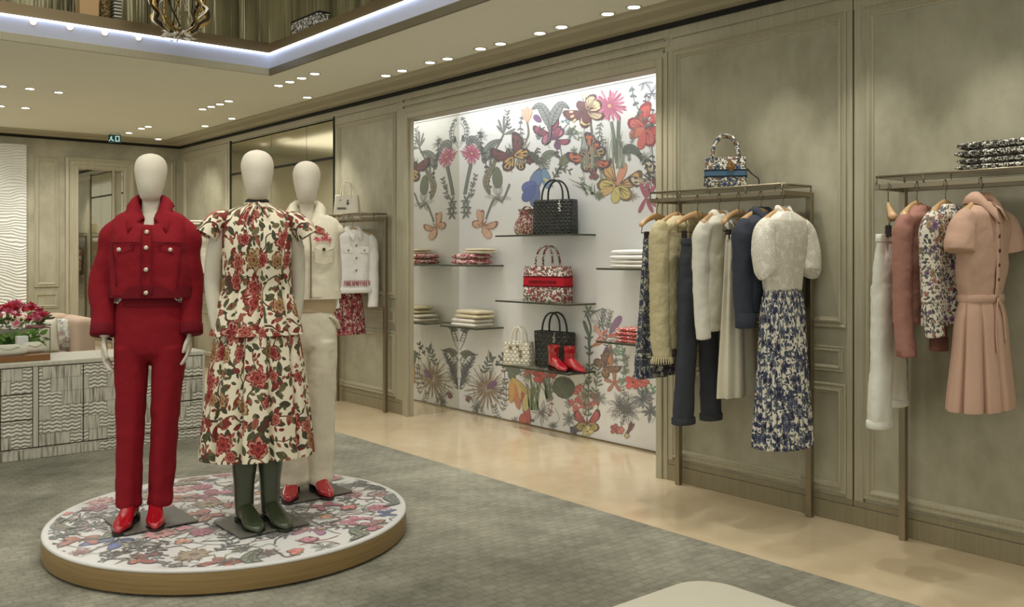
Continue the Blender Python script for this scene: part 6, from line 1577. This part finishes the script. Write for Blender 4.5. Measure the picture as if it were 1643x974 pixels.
# things in the raised recess
ZL = ZC + .272; YL = RY_ + .10
def ledge(px): return at_Y(px, 30, YL).x
ch = thing('hanging_sculpture', 'gold and silver curved ribbon sculpture hanging in the raised ceiling recess', 'sculpture', (at_Y(288, 15, YL - .45).x, YL - .45, at_Y(288, 12, YL - .45).z))
M_GOLD = mat('sculpture_gold', S(190, 160, 96), .2, .9, var=.15); M_PLAT = mat('sculpture_silver', S(214, 206, 186), .2, .8, var=.1)
random.seed(8)
for k in range(22):
    a = 2 * pi * k / 22; tilt = random.uniform(-.5, .5); mb = MB(); pts = []
    for i in range(9):
        b = -1.2 + 2.4 * i / 8; r = .2 + .03 * sin(i * 2 + k)
        pts.append((r * cos(b) * cos(a + tilt * b), r * cos(b) * sin(a + tilt * b), .2 * sin(b) * .9 - .02))
    mb.tube(pts, .013, 8, sub=3, flat=.25); mb.build('ribbon', (M_GOLD, M_PLAT, mat('sculpture_dark', S(60, 50, 34), .3, .6))[k % 3], ch, True)
mb = MB()
for i in range(30):
    a = random.uniform(0, 6.28); r = random.uniform(.02, .12); petal(mb, (r * cos(a), r * sin(a), -.2 + random.uniform(-.03, .02)), (cos(a), sin(a), -.2), .06, .02, S(230, 226, 214))
mb.build('glitter_tuft', M_PRINT, ch)
mb = MB(); mb.tube([(0, 0, .15), (0, 0, 4.3 - ch.location.z)], .004, 6); mb.build('wire', M_HOOK, ch, True)
def ledgebox(name, label, cat, p0, p1, ptop, m, m2):
    x0, x1 = ledge(p0), ledge(p1); h = at_Y(p0, ptop, YL).z - ZL
    t = thing(name, label, cat, ((x0 + x1) / 2, YL, ZL + .0005)); w = (x1 - x0) / 2
    mb = MB(); mb.box(-w, w, -.05, .05, 0, h); mb.build('body', m, t, bevel=.004)
    mb = MB(); mb.box(-w - .006, w + .006, -.056, .056, h, h + .012); mb.build('top_edge', m2, t, bevel=.003)
    return t
ledgebox('display_box', 'plain tan box standing high on the recess ledge', 'box', 125, 156, -16, mat('tan_leather', S(196, 160, 112), .45, var=.08), M_BRONZE)
M_LEO = floral('leopard_print', S(150, 130, 84), [S(60, 50, 30), S(90, 74, 44)], [S(70, 58, 36), S(110, 92, 54)], S(60, 50, 30), 34, .5, .0)
t = thing('column_vase', 'tall brown patterned vase on the recess ledge beside the tan box', 'vase', ((ledge(159) + ledge(176)) / 2, YL - .02, ZL + .0005))
w = (ledge(176) - ledge(159)) / 2
mb = MB(); mb.lathe([(w * .8, 0), (w, .03), (w * .9, .15), (w * 1.0, .3), (w * .7, .42), (w * .8, .45)], 28); mb.build('vase_body', M_LEO, t, True)
mb = MB(); mb.lathe([(w * .8, .45), (w * .9, .455), (w * .9, .47), (w * .7, .47)], 28); mb.build('rim', M_GOLD, t, True)
def stripes():
    t = NT('striped_cover'); sp = t.n('ShaderNodeSeparateXYZ'); t.put(sp.inputs[0], t.coord()); t.base(t.mix(t.ma('GREATER_THAN', t.ma('SINE', t.ma('MULTIPLY', sp.outputs[2], 240)), 0), S(40, 38, 32), S(196, 190, 170)))
    return t.m
t = ledgebox('striped_box', 'narrow black and white striped box on the recess ledge', 'box', 180, 192, -6, stripes(), M_DARK)
xb0 = at_Y(472, 45, YL).x; xb1 = at_Y(522, 45, YL).x
yb_ = RY_ - .0
fx = RX_ + .10; py0 = at_X(476, 50, fx); py1 = at_X(520, 38, fx)
t = thing('patterned_box', 'low black and white speckled box on the right recess ledge', 'box', (fx, (py0.y + py1.y) / 2, ZL + .0005)); hw = abs(py0.y - py1.y) / 2
mb = MB(); mb.box(-.05, .05, -hw, hw, 0, .12); mb.build('body', F_BW, t, bevel=.004)
mb = MB(); mb.box(-.053, .053, -hw - .003, hw + .003, .12, .135); mb.build('lid', M_DARK, t, bevel=.003)
